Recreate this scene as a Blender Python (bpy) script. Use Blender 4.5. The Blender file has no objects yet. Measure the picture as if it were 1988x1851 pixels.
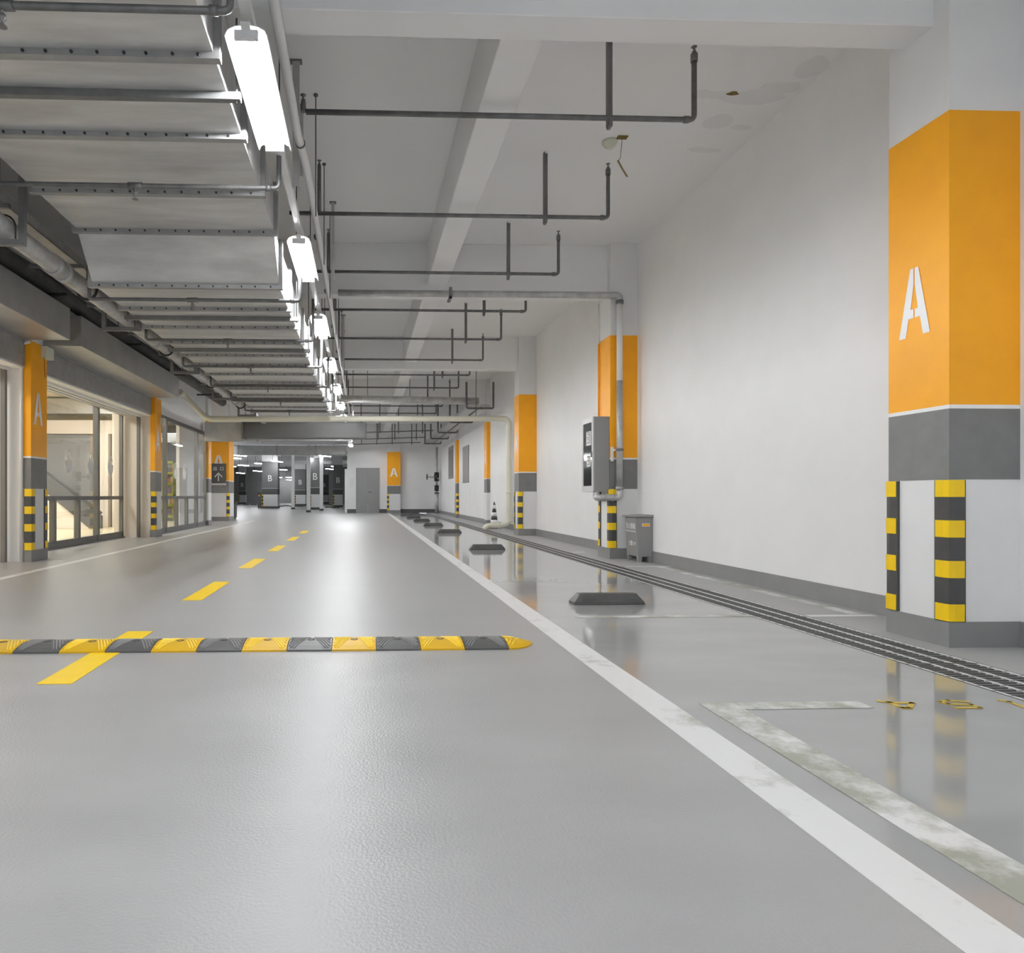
import bpy, bmesh, math, random
from mathutils import Vector, Matrix
random.seed(7)
S = bpy.context.scene
C = S.collection
h = 0.88                      # eye height of the camera, metres
F = 1325.0                    # focal length in pixels of the 1988 wide frame
TH = math.atan(48.8 / F)      # the camera is turned slightly to the right of the aisle

# ---------------------------------------------------------------- camera, world, exposure
cd = bpy.data.cameras.new('camera'); cam = bpy.data.objects.new('camera', cd); C.objects.link(cam)
cam.location = (0, 0, h); cam.rotation_euler = (math.pi / 2, 0, -TH)
cd.sensor_width = 36; cd.lens = F / 1988 * 36
cd.shift_x = (994 - 755) / 1988; cd.shift_y = (963 - 925.5) / 1988
cd.clip_start = 0.05; cd.clip_end = 300
S.camera = cam
w = bpy.data.worlds.new('world'); S.world = w; w.use_nodes = True
w.node_tree.nodes['Background'].inputs[0].default_value = (0.9, 0.95, 1, 1)
w.node_tree.nodes['Background'].inputs[1].default_value = 1.0
S.view_settings.view_transform = 'Standard'; S.view_settings.look = 'None'
S.view_settings.gamma = 1; S.view_settings.use_curve_mapping = False
S.view_settings.exposure = 0.5
S.cycles.max_bounces = 10; S.cycles.diffuse_bounces = 8; S.cycles.glossy_bounces = 5
S.cycles.transparent_max_bounces = 12
S.cycles.sample_clamp_indirect = 6
S.cycles.use_denoising = True
TUBE = 165.0                   # emission of the fluorescent tubes
SHOP = 30.0                    # emission of the shop's ceiling panels

# ---------------------------------------------------------------- helpers
def W(px, py, H):
    """world point at height H above the eye that the photo shows at (px, py)"""
    z = F * H / (963 - py); x = (px - 755) / F * z
    return Vector((x * math.cos(TH) + z * math.sin(TH), z * math.cos(TH) - x * math.sin(TH), h + H))
def srgb(*c):
    c = [v / 255 for v in c]
    return tuple([v / 12.92 if v <= .04045 else ((v + .055) / 1.055) ** 2.4 for v in c] + [1])
def tag(o, label=None, cat=None, group=None, kind=None):
    if label: o['label'] = label
    if cat: o['category'] = cat
    if group: o['group'] = group
    if kind: o['kind'] = kind
    return o
def empty(name, loc, label, cat, group=None, kind=None):
    o = bpy.data.objects.new(name, None); C.objects.link(o); o.location = loc
    o.empty_display_size = .1
    return tag(o, label, cat, group, kind)
def root_loc(p):
    v = Vector((0, 0, 0))
    while p is not None: v += Vector(p.location); p = p.parent
    return v
def copy_tree(o, parent=None):
    c = o.copy(); C.objects.link(c); c.parent = parent
    for ch in list(o.children): copy_tree(ch, c)
    return c
def fillet(pts, r, n=5):
    pts = [Vector(p) for p in pts]; out = [pts[0]]
    for i in range(1, len(pts) - 1):
        a, b, c = pts[i - 1], pts[i], pts[i + 1]
        u = (a - b); v = (c - b); rr = min(r, u.length * .49, v.length * .49)
        p0 = b + u.normalized() * rr; p1 = b + v.normalized() * rr
        for k in range(n + 1):
            t = k / n; out.append(p0 * (1 - t) ** 2 + b * 2 * t * (1 - t) + p1 * t * t)
    out.append(pts[-1]); return out
class MB:
    def __init__(s): s.v = []; s.f = []; s.m = []; s.sm = []; s.cur = 0
    def face(s, idx, smooth=False): s.f.append(idx); s.m.append(s.cur); s.sm.append(smooth)
    def poly(s, pts):
        n = len(s.v); s.v += [tuple(p) for p in pts]; s.face(list(range(n, n + len(pts)))); return s
    def box(s, x0, x1, y0, y1, z0, z1):
        n = len(s.v)
        s.v += [(x, y, z) for z in (z0, z1) for y in (y0, y1) for x in (x0, x1)]
        for f in ((0, 2, 3, 1), (4, 5, 7, 6), (0, 1, 5, 4), (2, 6, 7, 3), (0, 4, 6, 2), (1, 3, 7, 5)):
            s.face([n + i for i in f])
        return s
    def hexa(s, a, b):
        """solid between two quads of 4 points"""
        n = len(s.v); s.v += [tuple(p) for p in a] + [tuple(p) for p in b]
        for f in ((3, 2, 1, 0), (4, 5, 6, 7), (0, 1, 5, 4), (1, 2, 6, 5), (2, 3, 7, 6), (3, 0, 4, 7)):
            s.face([n + i for i in f])
        return s
    def prism(s, pts, d):
        """extrude a planar polygon by the vector d"""
        n = len(s.v); k = len(pts); d = Vector(d)
        s.v += [tuple(p) for p in pts] + [tuple(Vector(p) + d) for p in pts]
        s.face(list(range(n + k - 1, n - 1, -1))); s.face(list(range(n + k, n + 2 * k)))
        for i in range(k): j = (i + 1) % k; s.face([n + i, n + j, n + k + j, n + k + i])
        return s
    def tube(s, path, r, n=14, caps=True):
        path = [Vector(p) for p in path]; rings = []
        rad = r if isinstance(r, (list, tuple)) else [r] * len(path)
        t = (path[1] - path[0]).normalized()
        up = Vector((0, 0, 1)) if abs(t.z) < .9 else Vector((0, 1, 0))
        nrm = t.cross(up).normalized()
        for i, p in enumerate(path):
            if i == 0: tt = path[1] - path[0]
            elif i == len(path) - 1: tt = path[-1] - path[-2]
            else: tt = (path[i + 1] - path[i]).normalized() + (path[i] - path[i - 1]).normalized()
            if tt.length > 1e-9: t = tt.normalized()
            nrm = (nrm - t * nrm.dot(t)).normalized(); b = t.cross(nrm)
            k = len(s.v); rings.append(k)
            for j in range(n):
                a = 2 * math.pi * j / n
                s.v.append(tuple(p + (nrm * math.cos(a) + b * math.sin(a)) * rad[i]))
        for q in range(len(rings) - 1):
            for j in range(n):
                j2 = (j + 1) % n
                s.face([rings[q] + j, rings[q] + j2, rings[q + 1] + j2, rings[q + 1] + j], True)
        if caps:
            s.face([rings[0] + j for j in range(n)][::-1]); s.face([rings[-1] + j for j in range(n)])
        return s
    def lathe(s, c, prof, n=20, axis='z'):
        """prof: list of (radius, height)"""
        pts = []
        for (r, z) in prof: pts.append(r)
        base = Vector(c)
        k0 = len(s.v)
        for (r, z) in prof:
            for j in range(n):
                a = 2 * math.pi * j / n
                p = Vector((r * math.cos(a), r * math.sin(a), z))
                if axis == 'x': p = Vector((p.z, p.x, p.y))
                if axis == 'y': p = Vector((p.x, p.z, p.y))
                s.v.append(tuple(base + p))
        for q in range(len(prof) - 1):
            for j in range(n):
                j2 = (j + 1) % n
                s.face([k0 + q * n + j, k0 + q * n + j2, k0 + (q + 1) * n + j2, k0 + (q + 1) * n + j], True)
        s.face([k0 + j for j in range(n)][::-1]); s.face([k0 + (len(prof) - 1) * n + j for j in range(n)])
        return s
    def build(s, name, mats, parent=None, bevel=0, origin=None, bseg=2):
        me = bpy.data.meshes.new(name)
        off = root_loc(parent) if parent is not None else Vector((0, 0, 0))
        loc = Vector((0, 0, 0))
        if origin is not None: loc = Vector(origin) - off; off = Vector(origin)
        me.from_pydata([tuple(Vector(p) - off) for p in s.v], [], s.f)
        if not isinstance(mats, (list, tuple)): mats = [mats]
        for m in mats: me.materials.append(m)
        me.polygons.foreach_set('material_index', s.m); me.polygons.foreach_set('use_smooth', s.sm)
        bm = bmesh.new(); bm.from_mesh(me)
        bmesh.ops.recalc_face_normals(bm, faces=bm.faces)
        if bevel:
            es = [e for e in bm.edges if len(e.link_faces) == 2 and e.calc_face_angle(0) > .6]
            bmesh.ops.bevel(bm, geom=es, offset=bevel, segments=bseg, affect='EDGES', profile=.5)
        bm.to_mesh(me); bm.free()
        o = bpy.data.objects.new(name, me); C.objects.link(o)
        o.parent = parent; o.location = loc
        return o
def text_mesh(txt, size, bold=0.0):
    cu = bpy.data.curves.new('t', 'FONT'); cu.body = txt; cu.size = size; cu.offset = bold; cu.resolution_u = 4
    cu.align_x = 'CENTER'; cu.align_y = 'CENTER'
    o = bpy.data.objects.new('t', cu); C.objects.link(o)
    me = bpy.data.meshes.new_from_object(o.evaluated_get(bpy.context.evaluated_depsgraph_get()))
    bpy.data.objects.remove(o); bpy.data.curves.remove(cu)
    return me
def text_on(name, txt, size, mat, parent, loc, xdir, ydir, bold=0.0, sx=1.0):
    """flat lettering; xdir reading direction, ydir up"""
    me = text_mesh(txt, size, bold); me.name = name
    X = Vector(xdir) * sx; Y = Vector(ydir)
    off = Vector(loc) - root_loc(parent)
    for v in me.vertices: v.co = off + X * v.co.x + Y * v.co.y
    me.materials.clear(); me.materials.append(mat)
    o = bpy.data.objects.new(name, me); C.objects.link(o); o.parent = parent
    return o

# ---------------------------------------------------------------- materials
def mat(name, col, rough=.5, metal=0.0, var=0.0, vscale=3.0, bump=0.0, bscale=40.0, rvar=0.0, stretch=None, spec=.5, emit=None, es=0.0, col2=None):
    m = bpy.data.materials.new(name); m.use_nodes = True; nt = m.node_tree; N = nt.nodes; L = nt.links
    b = N['Principled BSDF']
    b.inputs['Base Color'].default_value = col; b.inputs['Roughness'].default_value = rough
    b.inputs['Metallic'].default_value = metal; b.inputs['Specular IOR Level'].default_value = spec
    if emit: b.inputs['Emission Color'].default_value = emit; b.inputs['Emission Strength'].default_value = es
    if var or bump or rvar or col2:
        tc = N.new('ShaderNodeTexCoord'); mp = N.new('ShaderNodeMapping'); L.new(tc.outputs['Object'], mp.inputs[0])
        if stretch: mp.inputs['Scale'].default_value = stretch
        if var or rvar or col2:
            no = N.new('ShaderNodeTexNoise'); no.inputs['Scale'].default_value = vscale; no.inputs['Detail'].default_value = 6
            no.inputs['Roughness'].default_value = .6
            L.new(mp.outputs[0], no.inputs[0])
            if var or col2:
                cr = N.new('ShaderNodeValToRGB'); cr.color_ramp.elements[0].position = .3; cr.color_ramp.elements[1].position = .7
                lo = col2 or tuple([c * (1 - var) for c in col[:3]] + [1])
                hi = col if col2 else tuple([min(1, c * (1 + var)) for c in col[:3]] + [1])
                cr.color_ramp.elements[0].color = lo; cr.color_ramp.elements[1].color = hi
                L.new(no.outputs[0], cr.inputs[0]); L.new(cr.outputs[0], b.inputs['Base Color'])
            if rvar:
                mr = N.new('ShaderNodeMapRange'); mr.inputs[1].default_value = .3; mr.inputs[2].default_value = .7
                mr.inputs[3].default_value = max(0, rough - rvar); mr.inputs[4].default_value = rough + rvar
                L.new(no.outputs[0], mr.inputs[0]); L.new(mr.outputs[0], b.inputs['Roughness'])
        if bump:
            n2 = N.new('ShaderNodeTexNoise'); n2.inputs['Scale'].default_value = bscale; n2.inputs['Detail'].default_value = 3
            L.new(tc.outputs['Object'], n2.inputs[0])
            bp = N.new('ShaderNodeBump'); bp.inputs['Strength'].default_value = bump; bp.inputs['Distance'].default_value = .01
            L.new(n2.outputs[0], bp.inputs['Height']); L.new(bp.outputs[0], b.inputs['Normal'])
    return m
g = lambda v: srgb(v, v, v)
M = {}
M['wall'] = mat('white_wall_paint', g(232), .75, var=.03, vscale=1.2, bump=.08, bscale=25)
M['column'] = mat('white_column_paint', g(226), .7, var=.03, vscale=2)
M['beam'] = mat('beam_paint', g(232), .75, var=.03, vscale=1.0)
M['grey_base'] = mat('grey_skirting_paint', g(136), .45, var=.06, vscale=5)
M['grey_band'] = mat('grey_band_paint', g(122), .5, var=.10, vscale=6)
M['orange'] = mat('orange_paint', srgb(252, 172, 4), .45, var=.07, vscale=2.5)
M['white_paint'] = mat('white_stripe_paint', g(236), .5)
M['letter'] = mat('white_letter_paint', g(240), .5)
M['rubber'] = mat('black_rubber', g(82), .5, var=.15, vscale=8, bump=.1)
M['guard'] = mat('guard_rubber', g(72), .38, var=.12, vscale=10)
M['yellow'] = mat('yellow_reflective', srgb(246, 205, 8), .35, var=.04, vscale=9)
M['yellow_line'] = mat('yellow_floor_paint', srgb(246, 208, 12), .4, var=.03, vscale=9)
M['galv'] = mat('galvanised_sheet', g(204), .42, metal=.45, var=.2, vscale=2.2, rvar=.08, bump=.05, bscale=5, stretch=(.5, 2.5, 1))
M['galv2'] = mat('galvanised_trunking', g(182), .40, metal=.55, var=.15, vscale=2.5, rvar=.08)
M['flange'] = mat('flange_steel', g(160), .45, metal=.4, var=.12, vscale=8)
M['bolt'] = mat('dark_bolt', g(60), .5, metal=.5)
M['pipe'] = mat('grey_pipe', g(112), .45, metal=.45, var=.25, vscale=9)
M['mainpipe'] = mat('galvanised_pipe', g(182), .42, metal=.4, var=.22, vscale=7)
M['black_pipe'] = mat('black_insulation', g(84), .7, var=.3, vscale=3)
M['cream_pipe'] = mat('cream_plastic', srgb(222, 220, 205), .4, var=.04)
M['channel'] = mat('steel_channel', g(125), .5, metal=.5, var=.15, vscale=10)
M['white_metal'] = mat('white_enamel', g(228), .35)
M['pale_channel'] = mat('pale_steel_channel', g(186), .5, metal=.2, var=.08, vscale=6)
M['rod'] = mat('threaded_rod', g(95), .5, metal=.5)
M['frame'] = mat('grey_window_frame', g(120), .4, metal=.3, var=.06)
M['tube'] = mat('tube_glow', g(255), .5, emit=(.97, .985, 1, 1), es=TUBE)
M['far_tube'] = mat('far_tube_glow', g(255), .5, emit=(.97, .985, 1, 1), es=TUBE * .45)
M['shop_light'] = mat('shop_panel_glow', g(255), .5, emit=(1, .97, .92, 1), es=SHOP)
M['cabinet'] = mat('grey_cabinet_enamel', g(140), .4, var=.03)
M['cabinet_edge'] = mat('light_cabinet_door', g(196), .35)
M['dark_glass'] = mat('dark_glass', g(60), .06, spec=.8)
M['paper'] = mat('paper', g(225), .7)
M['dark_print'] = mat('dark_print', g(70), .7)
M['grate'] = mat('iron_grate', g(98), .5, metal=.2, var=.15, vscale=14)
M['grate_line'] = mat('bright_grate_bar', g(228), .45, metal=.2)
M['pit'] = mat('drain_pit', g(40), .9)
M['beige'] = mat('beige_shop_wall', srgb(228, 218, 206), .6)
M['shop_floor'] = mat('cream_shop_floor', srgb(228, 216, 180), .25)
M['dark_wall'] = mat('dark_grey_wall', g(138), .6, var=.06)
M['b_grey'] = mat('grey_column_top', g(118), .55)
M['b_dark'] = mat('dark_grey_band', g(88), .55)
M['orange_label'] = mat('orange_label', srgb(244, 168, 10), .5)
M['detector'] = mat('detector_plastic', srgb(214, 216, 200), .5)
M['sign'] = mat('dark_sign_face', g(72), .4)
M['sign_print'] = mat('pale_sign_print', g(205), .5)
M['blackout'] = mat('dark_roller_housing', g(92), .5, var=.05, stretch=(1, 1, 10))
M['door'] = mat('grey_door_enamel', g(148), .45, var=.03)
M['brown'] = mat('brown_stain', srgb(120, 100, 50), .8)

def floor_material(name, rough, base, bumps, bsc, wear=0.0):
    m = mat(name, base, rough); nt = m.node_tree; N = nt.nodes; L = nt.links; b = N['Principled BSDF']
    tc = N.new('ShaderNodeTexCoord')
    no = N.new('ShaderNodeTexNoise'); no.inputs['Scale'].default_value = 1.1; no.inputs['Detail'].default_value = 3; no.inputs['Roughness'].default_value = .5
    mp = N.new('ShaderNodeMapping'); mp.inputs['Scale'].default_value = (1, 2.2, 1); L.new(tc.outputs['Object'], mp.inputs[0]); L.new(mp.outputs[0], no.inputs[0])
    cr = N.new('ShaderNodeValToRGB'); cr.color_ramp.elements[0].position = .3; cr.color_ramp.elements[1].position = .72
    cr.color_ramp.elements[0].color = tuple([c * .93 for c in base[:3]] + [1]); cr.color_ramp.elements[1].color = tuple([c * 1.07 for c in base[:3]] + [1])
    L.new(no.outputs[0], cr.inputs[0]); L.new(cr.outputs[0], b.inputs['Base Color'])
    mr = N.new('ShaderNodeMapRange'); mr.inputs[1].default_value = .15; mr.inputs[2].default_value = .85
    mr.inputs[3].default_value = rough * .88; mr.inputs[4].default_value = rough * 1.15
    L.new(no.outputs[0], mr.inputs[0]); L.new(mr.outputs[0], b.inputs['Roughness'])
    n2 = N.new('ShaderNodeTexNoise'); n2.inputs['Scale'].default_value = bsc; n2.inputs['Detail'].default_value = 2; L.new(tc.outputs['Object'], n2.inputs[0])
    bp = N.new('ShaderNodeBump'); bp.inputs['Strength'].default_value = bumps; bp.inputs['Distance'].default_value = .004
    L.new(n2.outputs[0], bp.inputs['Height']); L.new(bp.outputs[0], b.inputs['Normal'])
    return m
M['floor'] = floor_material('satin_epoxy_floor', .34, g(162), .45, 110)
M['floor_gloss'] = floor_material('glossy_epoxy_floor', .07, g(160), .05, 6)
M['ledge'] = floor_material('matt_concrete_ledge', .5, g(168), .2, 40)

def worn_paint(name, wear):
    m = mat(name, g(222), .4); nt = m.node_tree; N = nt.nodes; L = nt.links; b = N['Principled BSDF']
    tc = N.new('ShaderNodeTexCoord'); no = N.new('ShaderNodeTexNoise'); no.inputs['Scale'].default_value = 3.2; no.inputs['Detail'].default_value = 9; no.inputs['Roughness'].default_value = .7
    L.new(tc.outputs['Object'], no.inputs[0])
    cr = N.new('ShaderNodeValToRGB'); e = cr.color_ramp.elements; e[0].position = wear; e[0].color = srgb(158, 160, 148)
    e[1].position = wear + .16; e[1].color = g(222)
    L.new(no.outputs[0], cr.inputs[0]); L.new(cr.outputs[0], b.inputs['Base Color'])
    return m
M['lane_line'] = worn_paint('white_lane_paint', .30)
M['bay_line'] = worn_paint('worn_bay_paint', .44)

def ceiling_material():
    m = mat('ceiling_paint', g(234), .8); nt = m.node_tree; N = nt.nodes; L = nt.links; b = N['Principled BSDF']
    tc = N.new('ShaderNodeTexCoord'); no = N.new('ShaderNodeTexNoise'); no.inputs['Scale'].default_value = 5; no.inputs['Detail'].default_value = 4
    L.new(tc.outputs['Object'], no.inputs[0])
    sc = N.new('ShaderNodeVectorMath'); sc.operation = 'MULTIPLY_ADD'; sc.inputs[1].default_value = (.16, .16, 0); L.new(no.outputs['Color'], sc.inputs[0]); L.new(tc.outputs['Object'], sc.inputs[2])
    last = None
    H = 4 * h
    spots = [((1455, 190), .30, .10), ((1512, 172), .17, .09), ((1392, 238), .13, .12), ((1440, 247), .1, .05), ((1367, 292), .20, .05), ((1578, 130), .12, .14), ((1385, 183), .2, .06)]
    for (px, rx, ry) in spots:
        p = W(px[0], px[1], H)
        su = N.new('ShaderNodeVectorMath'); su.operation = 'SUBTRACT'; su.inputs[1].default_value = (p.x + .08, p.y + .08, p.z); L.new(sc.outputs[0], su.inputs[0])
        mu = N.new('ShaderNodeVectorMath'); mu.operation = 'MULTIPLY'; mu.inputs[1].default_value = (1 / rx, 1 / ry, 0); L.new(su.outputs[0], mu.inputs[0])
        le = N.new('ShaderNodeVectorMath'); le.operation = 'LENGTH'; L.new(mu.outputs[0], le.inputs[0])
        lt = N.new('ShaderNodeMath'); lt.operation = 'LESS_THAN'; lt.inputs[1].default_value = 1; L.new(le.outputs['Value'], lt.inputs[0])
        if last is None: last = lt
        else:
            mx = N.new('ShaderNodeMath'); mx.operation = 'MAXIMUM'; L.new(last.outputs[0], mx.inputs[0]); L.new(lt.outputs[0], mx.inputs[1]); last = mx
    mix = N.new('ShaderNodeMix'); mix.data_type = 'RGBA'; mix.inputs[6].default_value = g(234); mix.inputs[7].default_value = g(225)
    L.new(last.outputs[0], mix.inputs[0]); L.new(mix.outputs[2], b.inputs['Base Color'])
    bp = N.new('ShaderNodeBump'); bp.invert = True; bp.inputs['Distance'].default_value = .01; bp.inputs['Strength'].default_value = .5
    L.new(last.outputs[0], bp.inputs['Height']); L.new(bp.outputs[0], b.inputs['Normal'])
    return m
M['ceiling'] = ceiling_material()

def glass_material():
    m = bpy.data.materials.new('shop_glass'); m.use_nodes = True; nt = m.node_tree; N = nt.nodes; L = nt.links
    N.remove(N['Principled BSDF']); out = N['Material Output']
    tr = N.new('ShaderNodeBsdfTransparent'); tr.inputs[0].default_value = (.93, .95, .95, 1)
    gl = N.new('ShaderNodeBsdfGlossy'); gl.inputs['Roughness'].default_value = .01
    fr = N.new('ShaderNodeFresnel'); ge = N.new('ShaderNodeNewGeometry'); mr = N.new('ShaderNodeMapRange')
    mr.inputs[3].default_value = 1.5; mr.inputs[4].default_value = 1 / 1.5   # both faces of the pane reflect like air to glass
    L.new(ge.outputs['Backfacing'], mr.inputs[0]); L.new(mr.outputs[0], fr.inputs[0])
    mx = N.new('ShaderNodeMixShader'); L.new(fr.outputs[0], mx.inputs[0]); L.new(tr.outputs[0], mx.inputs[1]); L.new(gl.outputs[0], mx.inputs[2]); L.new(mx.outputs[0], out.inputs[0])
    return m
M['glass'] = glass_material()

def ridged(name, col):
    """speed hump rubber with moulded chevron ridges"""
    m = mat(name, col, .45, var=.05, vscale=12); nt = m.node_tree; N = nt.nodes; L = nt.links; b = N['Principled BSDF']
    tc = N.new('ShaderNodeTexCoord'); sp = N.new('ShaderNodeSeparateXYZ'); L.new(tc.outputs['Object'], sp.inputs[0])
    ab = N.new('ShaderNodeMath'); ab.operation = 'ABSOLUTE'; L.new(sp.outputs[0], ab.inputs[0])
    a1 = N.new('ShaderNodeMath'); a1.operation = 'MULTIPLY_ADD'; a1.inputs[1].default_value = .42; L.new(sp.outputs[1], a1.inputs[0]); L.new(ab.outputs[0], a1.inputs[2])
    s1 = N.new('ShaderNodeMath'); s1.operation = 'MULTIPLY'; s1.inputs[1].default_value = 2 * math.pi / .022; L.new(a1.outputs[0], s1.inputs[0])
    s2 = N.new('ShaderNodeMath'); s2.operation = 'SINE'; L.new(s1.outputs[0], s2.inputs[0])
    # plain triangle in the middle
    gt = N.new('ShaderNodeMath'); gt.operation = 'GREATER_THAN'; gt.inputs[1].default_value = .045; L.new(a1.outputs[0], gt.inputs[0])
    mu = N.new('ShaderNodeMath'); mu.operation = 'MULTIPLY'; L.new(s2.outputs[0], mu.inputs[0]); L.new(gt.outputs[0], mu.inputs[1])
    bp = N.new('ShaderNodeBump'); bp.inputs['Strength'].default_value = 0; bp.inputs['Distance'].default_value = .001
    L.new(mu.outputs[0], bp.inputs['Height']); L.new(bp.outputs[0], b.inputs['Normal'])
    return m
M['hump_yellow'] = ridged('yellow_hump_rubber', srgb(212, 168, 8))
M['hump_black'] = ridged('dark_hump_rubber', g(84))
M['ridge_black'] = mat('painted_lit_dark_ridge', g(132), .45)  # light catching the ridges is put into a paler colour than the body
M['ridge_yellow'] = mat('painted_lit_yellow_ridge', srgb(252, 218, 60), .4)  # same painted light on the yellow ridges, brighter than their segment

# ---------------------------------------------------------------- setting
ZC = h + 4.0 * h              # ceiling height 4.4 m
XW = 4.33 * h                 # right wall
XL = -5.14 * h                # left wall plane above the shop fronts
YF = 35.0                     # end wall
YB = -7.0
D0, D1 = 3.21 * h, 3.676 * h  # drain
XG = 1.4 * h                  # satin lane meets the glossy bay floor under the white line
DEEP = 84.0
st = lambda o: tag(o, kind='structure')
m = MB(); m.box(-24, XG, YB, DEEP, -.12, 0); st(m.build('floor', M['floor']))
m = MB(); m.box(XG, D0, YB, YF, -.12, 0); st(m.build('floor_parking', M['floor_gloss']))
m = MB(); m.box(D1, XW, YB, YF, -.12, 0.002); st(m.build('floor_ledge', M['ledge']))
m = MB(); m.box(D0, D1, YB, YF, -.13, -.10); m.box(D0 - .001, D0 + .004, YB, YF, -.12, -.001); m.box(D1 - .004, D1 + .001, YB, YF, -.12, -.001)
st(m.build('floor_drain_channel', M['pit']))
m = MB(); m.box(-24, XW + .2, YB, DEEP, ZC, ZC + .2); st(m.build('ceiling', M['ceiling']))
m = MB(); m.box(XW, XW + .2, YB, YF + .2, -.12, ZC); st(m.build('wall_right', M['wall']))
m = MB(); m.box(XW - .012, XW, YB, YF, 0.002, .17 * h); st(m.build('baseboard_right', M['grey_base']))
# end wall with the double door, opening to the deeper hall on its left
XE = -.85
m = MB(); m.box(-.37, .77, YF - .01, YF + .2, 2.26, ZC); m.box(XE, -.37, YF, YF + .2, 0, ZC); m.box(.77, XW, YF, YF + .2, 0, ZC)
st(m.build('wall_end', M['wall']))
m = MB(); m.box(XE, -.37, YF - .015, YF, 0, .2); m.box(.77, 1.19, YF - .015, YF, 0, .2); m.box(1.875, XW, YF - .015, YF, 0, .2)
st(m.build('baseboard_end', M['b_dark']))
d = MB(); d.box(-.40, -.35, YF - .04, YF + .05, 0, 2.31); d.box(.75, .80, YF - .04, YF + .05, 0, 2.31); d.box(-.35, .75, YF - .04, YF + .05, 2.26, 2.31)
door = st(d.build('door_1', M['door']))
m = MB(); m.box(-.35, .195, YF - .02, YF + .03, 0.01, 2.26); m.build('door_leaf', M['door'], door, bevel=.004)
m = MB(); m.box(.205, .75, YF - .02, YF + .03, 0.01, 2.26); m.build('door_leaf', M['door'], door, bevel=.004)
m = MB(); m.tube(fillet([(.24, YF - .02, 1.07), (.24, YF - .07, 1.07), (.40, YF - .07, 1.06)], .02), .012); m.build('door_handle', M['bolt'], door)
# return wall edge beside the door
m = MB(); m.box(XE - .12, XE, YF - .1, YF + .3, 0, 2.25); st(m.build('trim_1', M['white_paint'], bevel=.004))
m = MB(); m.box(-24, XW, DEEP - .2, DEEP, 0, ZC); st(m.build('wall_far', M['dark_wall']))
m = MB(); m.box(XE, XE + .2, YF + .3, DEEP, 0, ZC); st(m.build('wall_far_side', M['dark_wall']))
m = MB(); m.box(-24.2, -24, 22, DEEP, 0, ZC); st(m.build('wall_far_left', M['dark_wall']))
# left wall above the shop fronts
BAYW2 = -4.68
m = MB()
m.box(XL - .2, XL, YB, 9.27, h + 1.70, ZC); m.box(XL - .2, XL, 9.27, 14.68, h + 1.70, ZC)
m.box(BAYW2 - .2, BAYW2, 14.68, 20.6, h + 1.87, ZC)
st(m.build('wall_left', M['wall']))
m = MB(); m.box(XL - 1.6, XL - .01, 9.28, 9.36, 0, h + 1.75); st(m.build('wall_left_return', M['wall']))
m = MB(); m.box(-5.3, XL - .01, 14.69, 14.80, 0, h + 1.75); st(m.build('wall_left_return_far', M['beige']))
m = MB(); m.box(XL - .2, XL, YB, 6.2, 0, h + 1.7); st(m.build('wall_left_near', M['wall']))

# concrete beams
YS = [4.05, 9.60, 15.15, 20.70, 26.25, 31.8]
for i, y in enumerate([-1.5] + YS):
    m = MB(); m.box(-4.45 if y < 24 else -23.9, XW, y - .11, y + .11, h + 3.18 * h, ZC); st(m.build('ceiling_beam', M['beam'], bevel=.006, bseg=1))
for y in (37.4, 43, 48.5, 54, 60, 66):
    m = MB(); m.box(-23.9, XE, y - .15, y + .15, h + 3.18 * h, ZC); st(m.build('ceiling_beam', M['beam']))
m = MB(); m.box(1.0 * h, 1.32 * h, YB, YF, h + 3.35 * h, ZC); st(m.build('ceiling_beam', M['beam'], bevel=.006, bseg=1))

# ---------------------------------------------------------------- columns
def stencil_a(c, xd, zd, wdt, hgt, off):
    """a stencil letter A drawn in the plane (xd, zd) about c"""
    xd = Vector(xd); zd = Vector(zd); c = Vector(c); n = Vector(off); b = MB()
    def P(u, v): return c + xd * (u * wdt) + zd * (v * hgt) + n
    t = .17
    for s_ in (-1, 1):
        pts = [P(s_ * .5, -.5), P(s_ * (.5 - .22), -.5), P(s_ * (.5 - .22 - .095), -.23), P(s_ * .02, -.23), P(s_ * .02, -.10), P(s_ * .12, -.10),
               P(s_ * .02, .26), P(s_ * .02, .5), P(s_ * .13, .5)]
        b.poly(pts)
    return b
def glyph(name, ch, c, xd, zd, wdt, hgt, off, parent, matl):
    if ch == 'A': return stencil_a(c, xd, zd, wdt, hgt, off).build(name, matl, parent)
    return text_on(name, ch, hgt * 1.38, matl, parent, Vector(c) + Vector(off), xd, zd, .012 * hgt, .95)
def guard(root, cx, cy, sx, sy, z0=.15, z1=.972):
    """rubber angle around the vertical edge at (cx, cy); the column lies towards (sx, sy)"""
    def prof(a, t):
        # L profile around the corner, outer offset t
        r = .02
        o = [(-t, a), (-t, 0 + r), (-t + r * .3, -t + r * .3), (r, -t), (a, -t)]
        i = [(a, 0), (0, 0), (0, a)]
        return [(cx + sx * u, cy + sy * v) for (u, v) in o + i]
    b = MB(); b.prism([(x, y, z0) for (x, y) in prof(.085, .016)], (0, 0, z1 - z0))
    gd = b.build('corner_guard', M['guard'], root)
    H = z1 - z0
    for (f0, f1) in ((0.0, .12), (.285, .405), (.57, .69), (.875, .995)):
        b = MB(); b.prism([(x, y, z1 - H * f1) for (x, y) in prof(.076, .0195)], (0, 0, H * (f1 - f0))); b.build('reflective_band', M['yellow'], gd)
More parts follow.
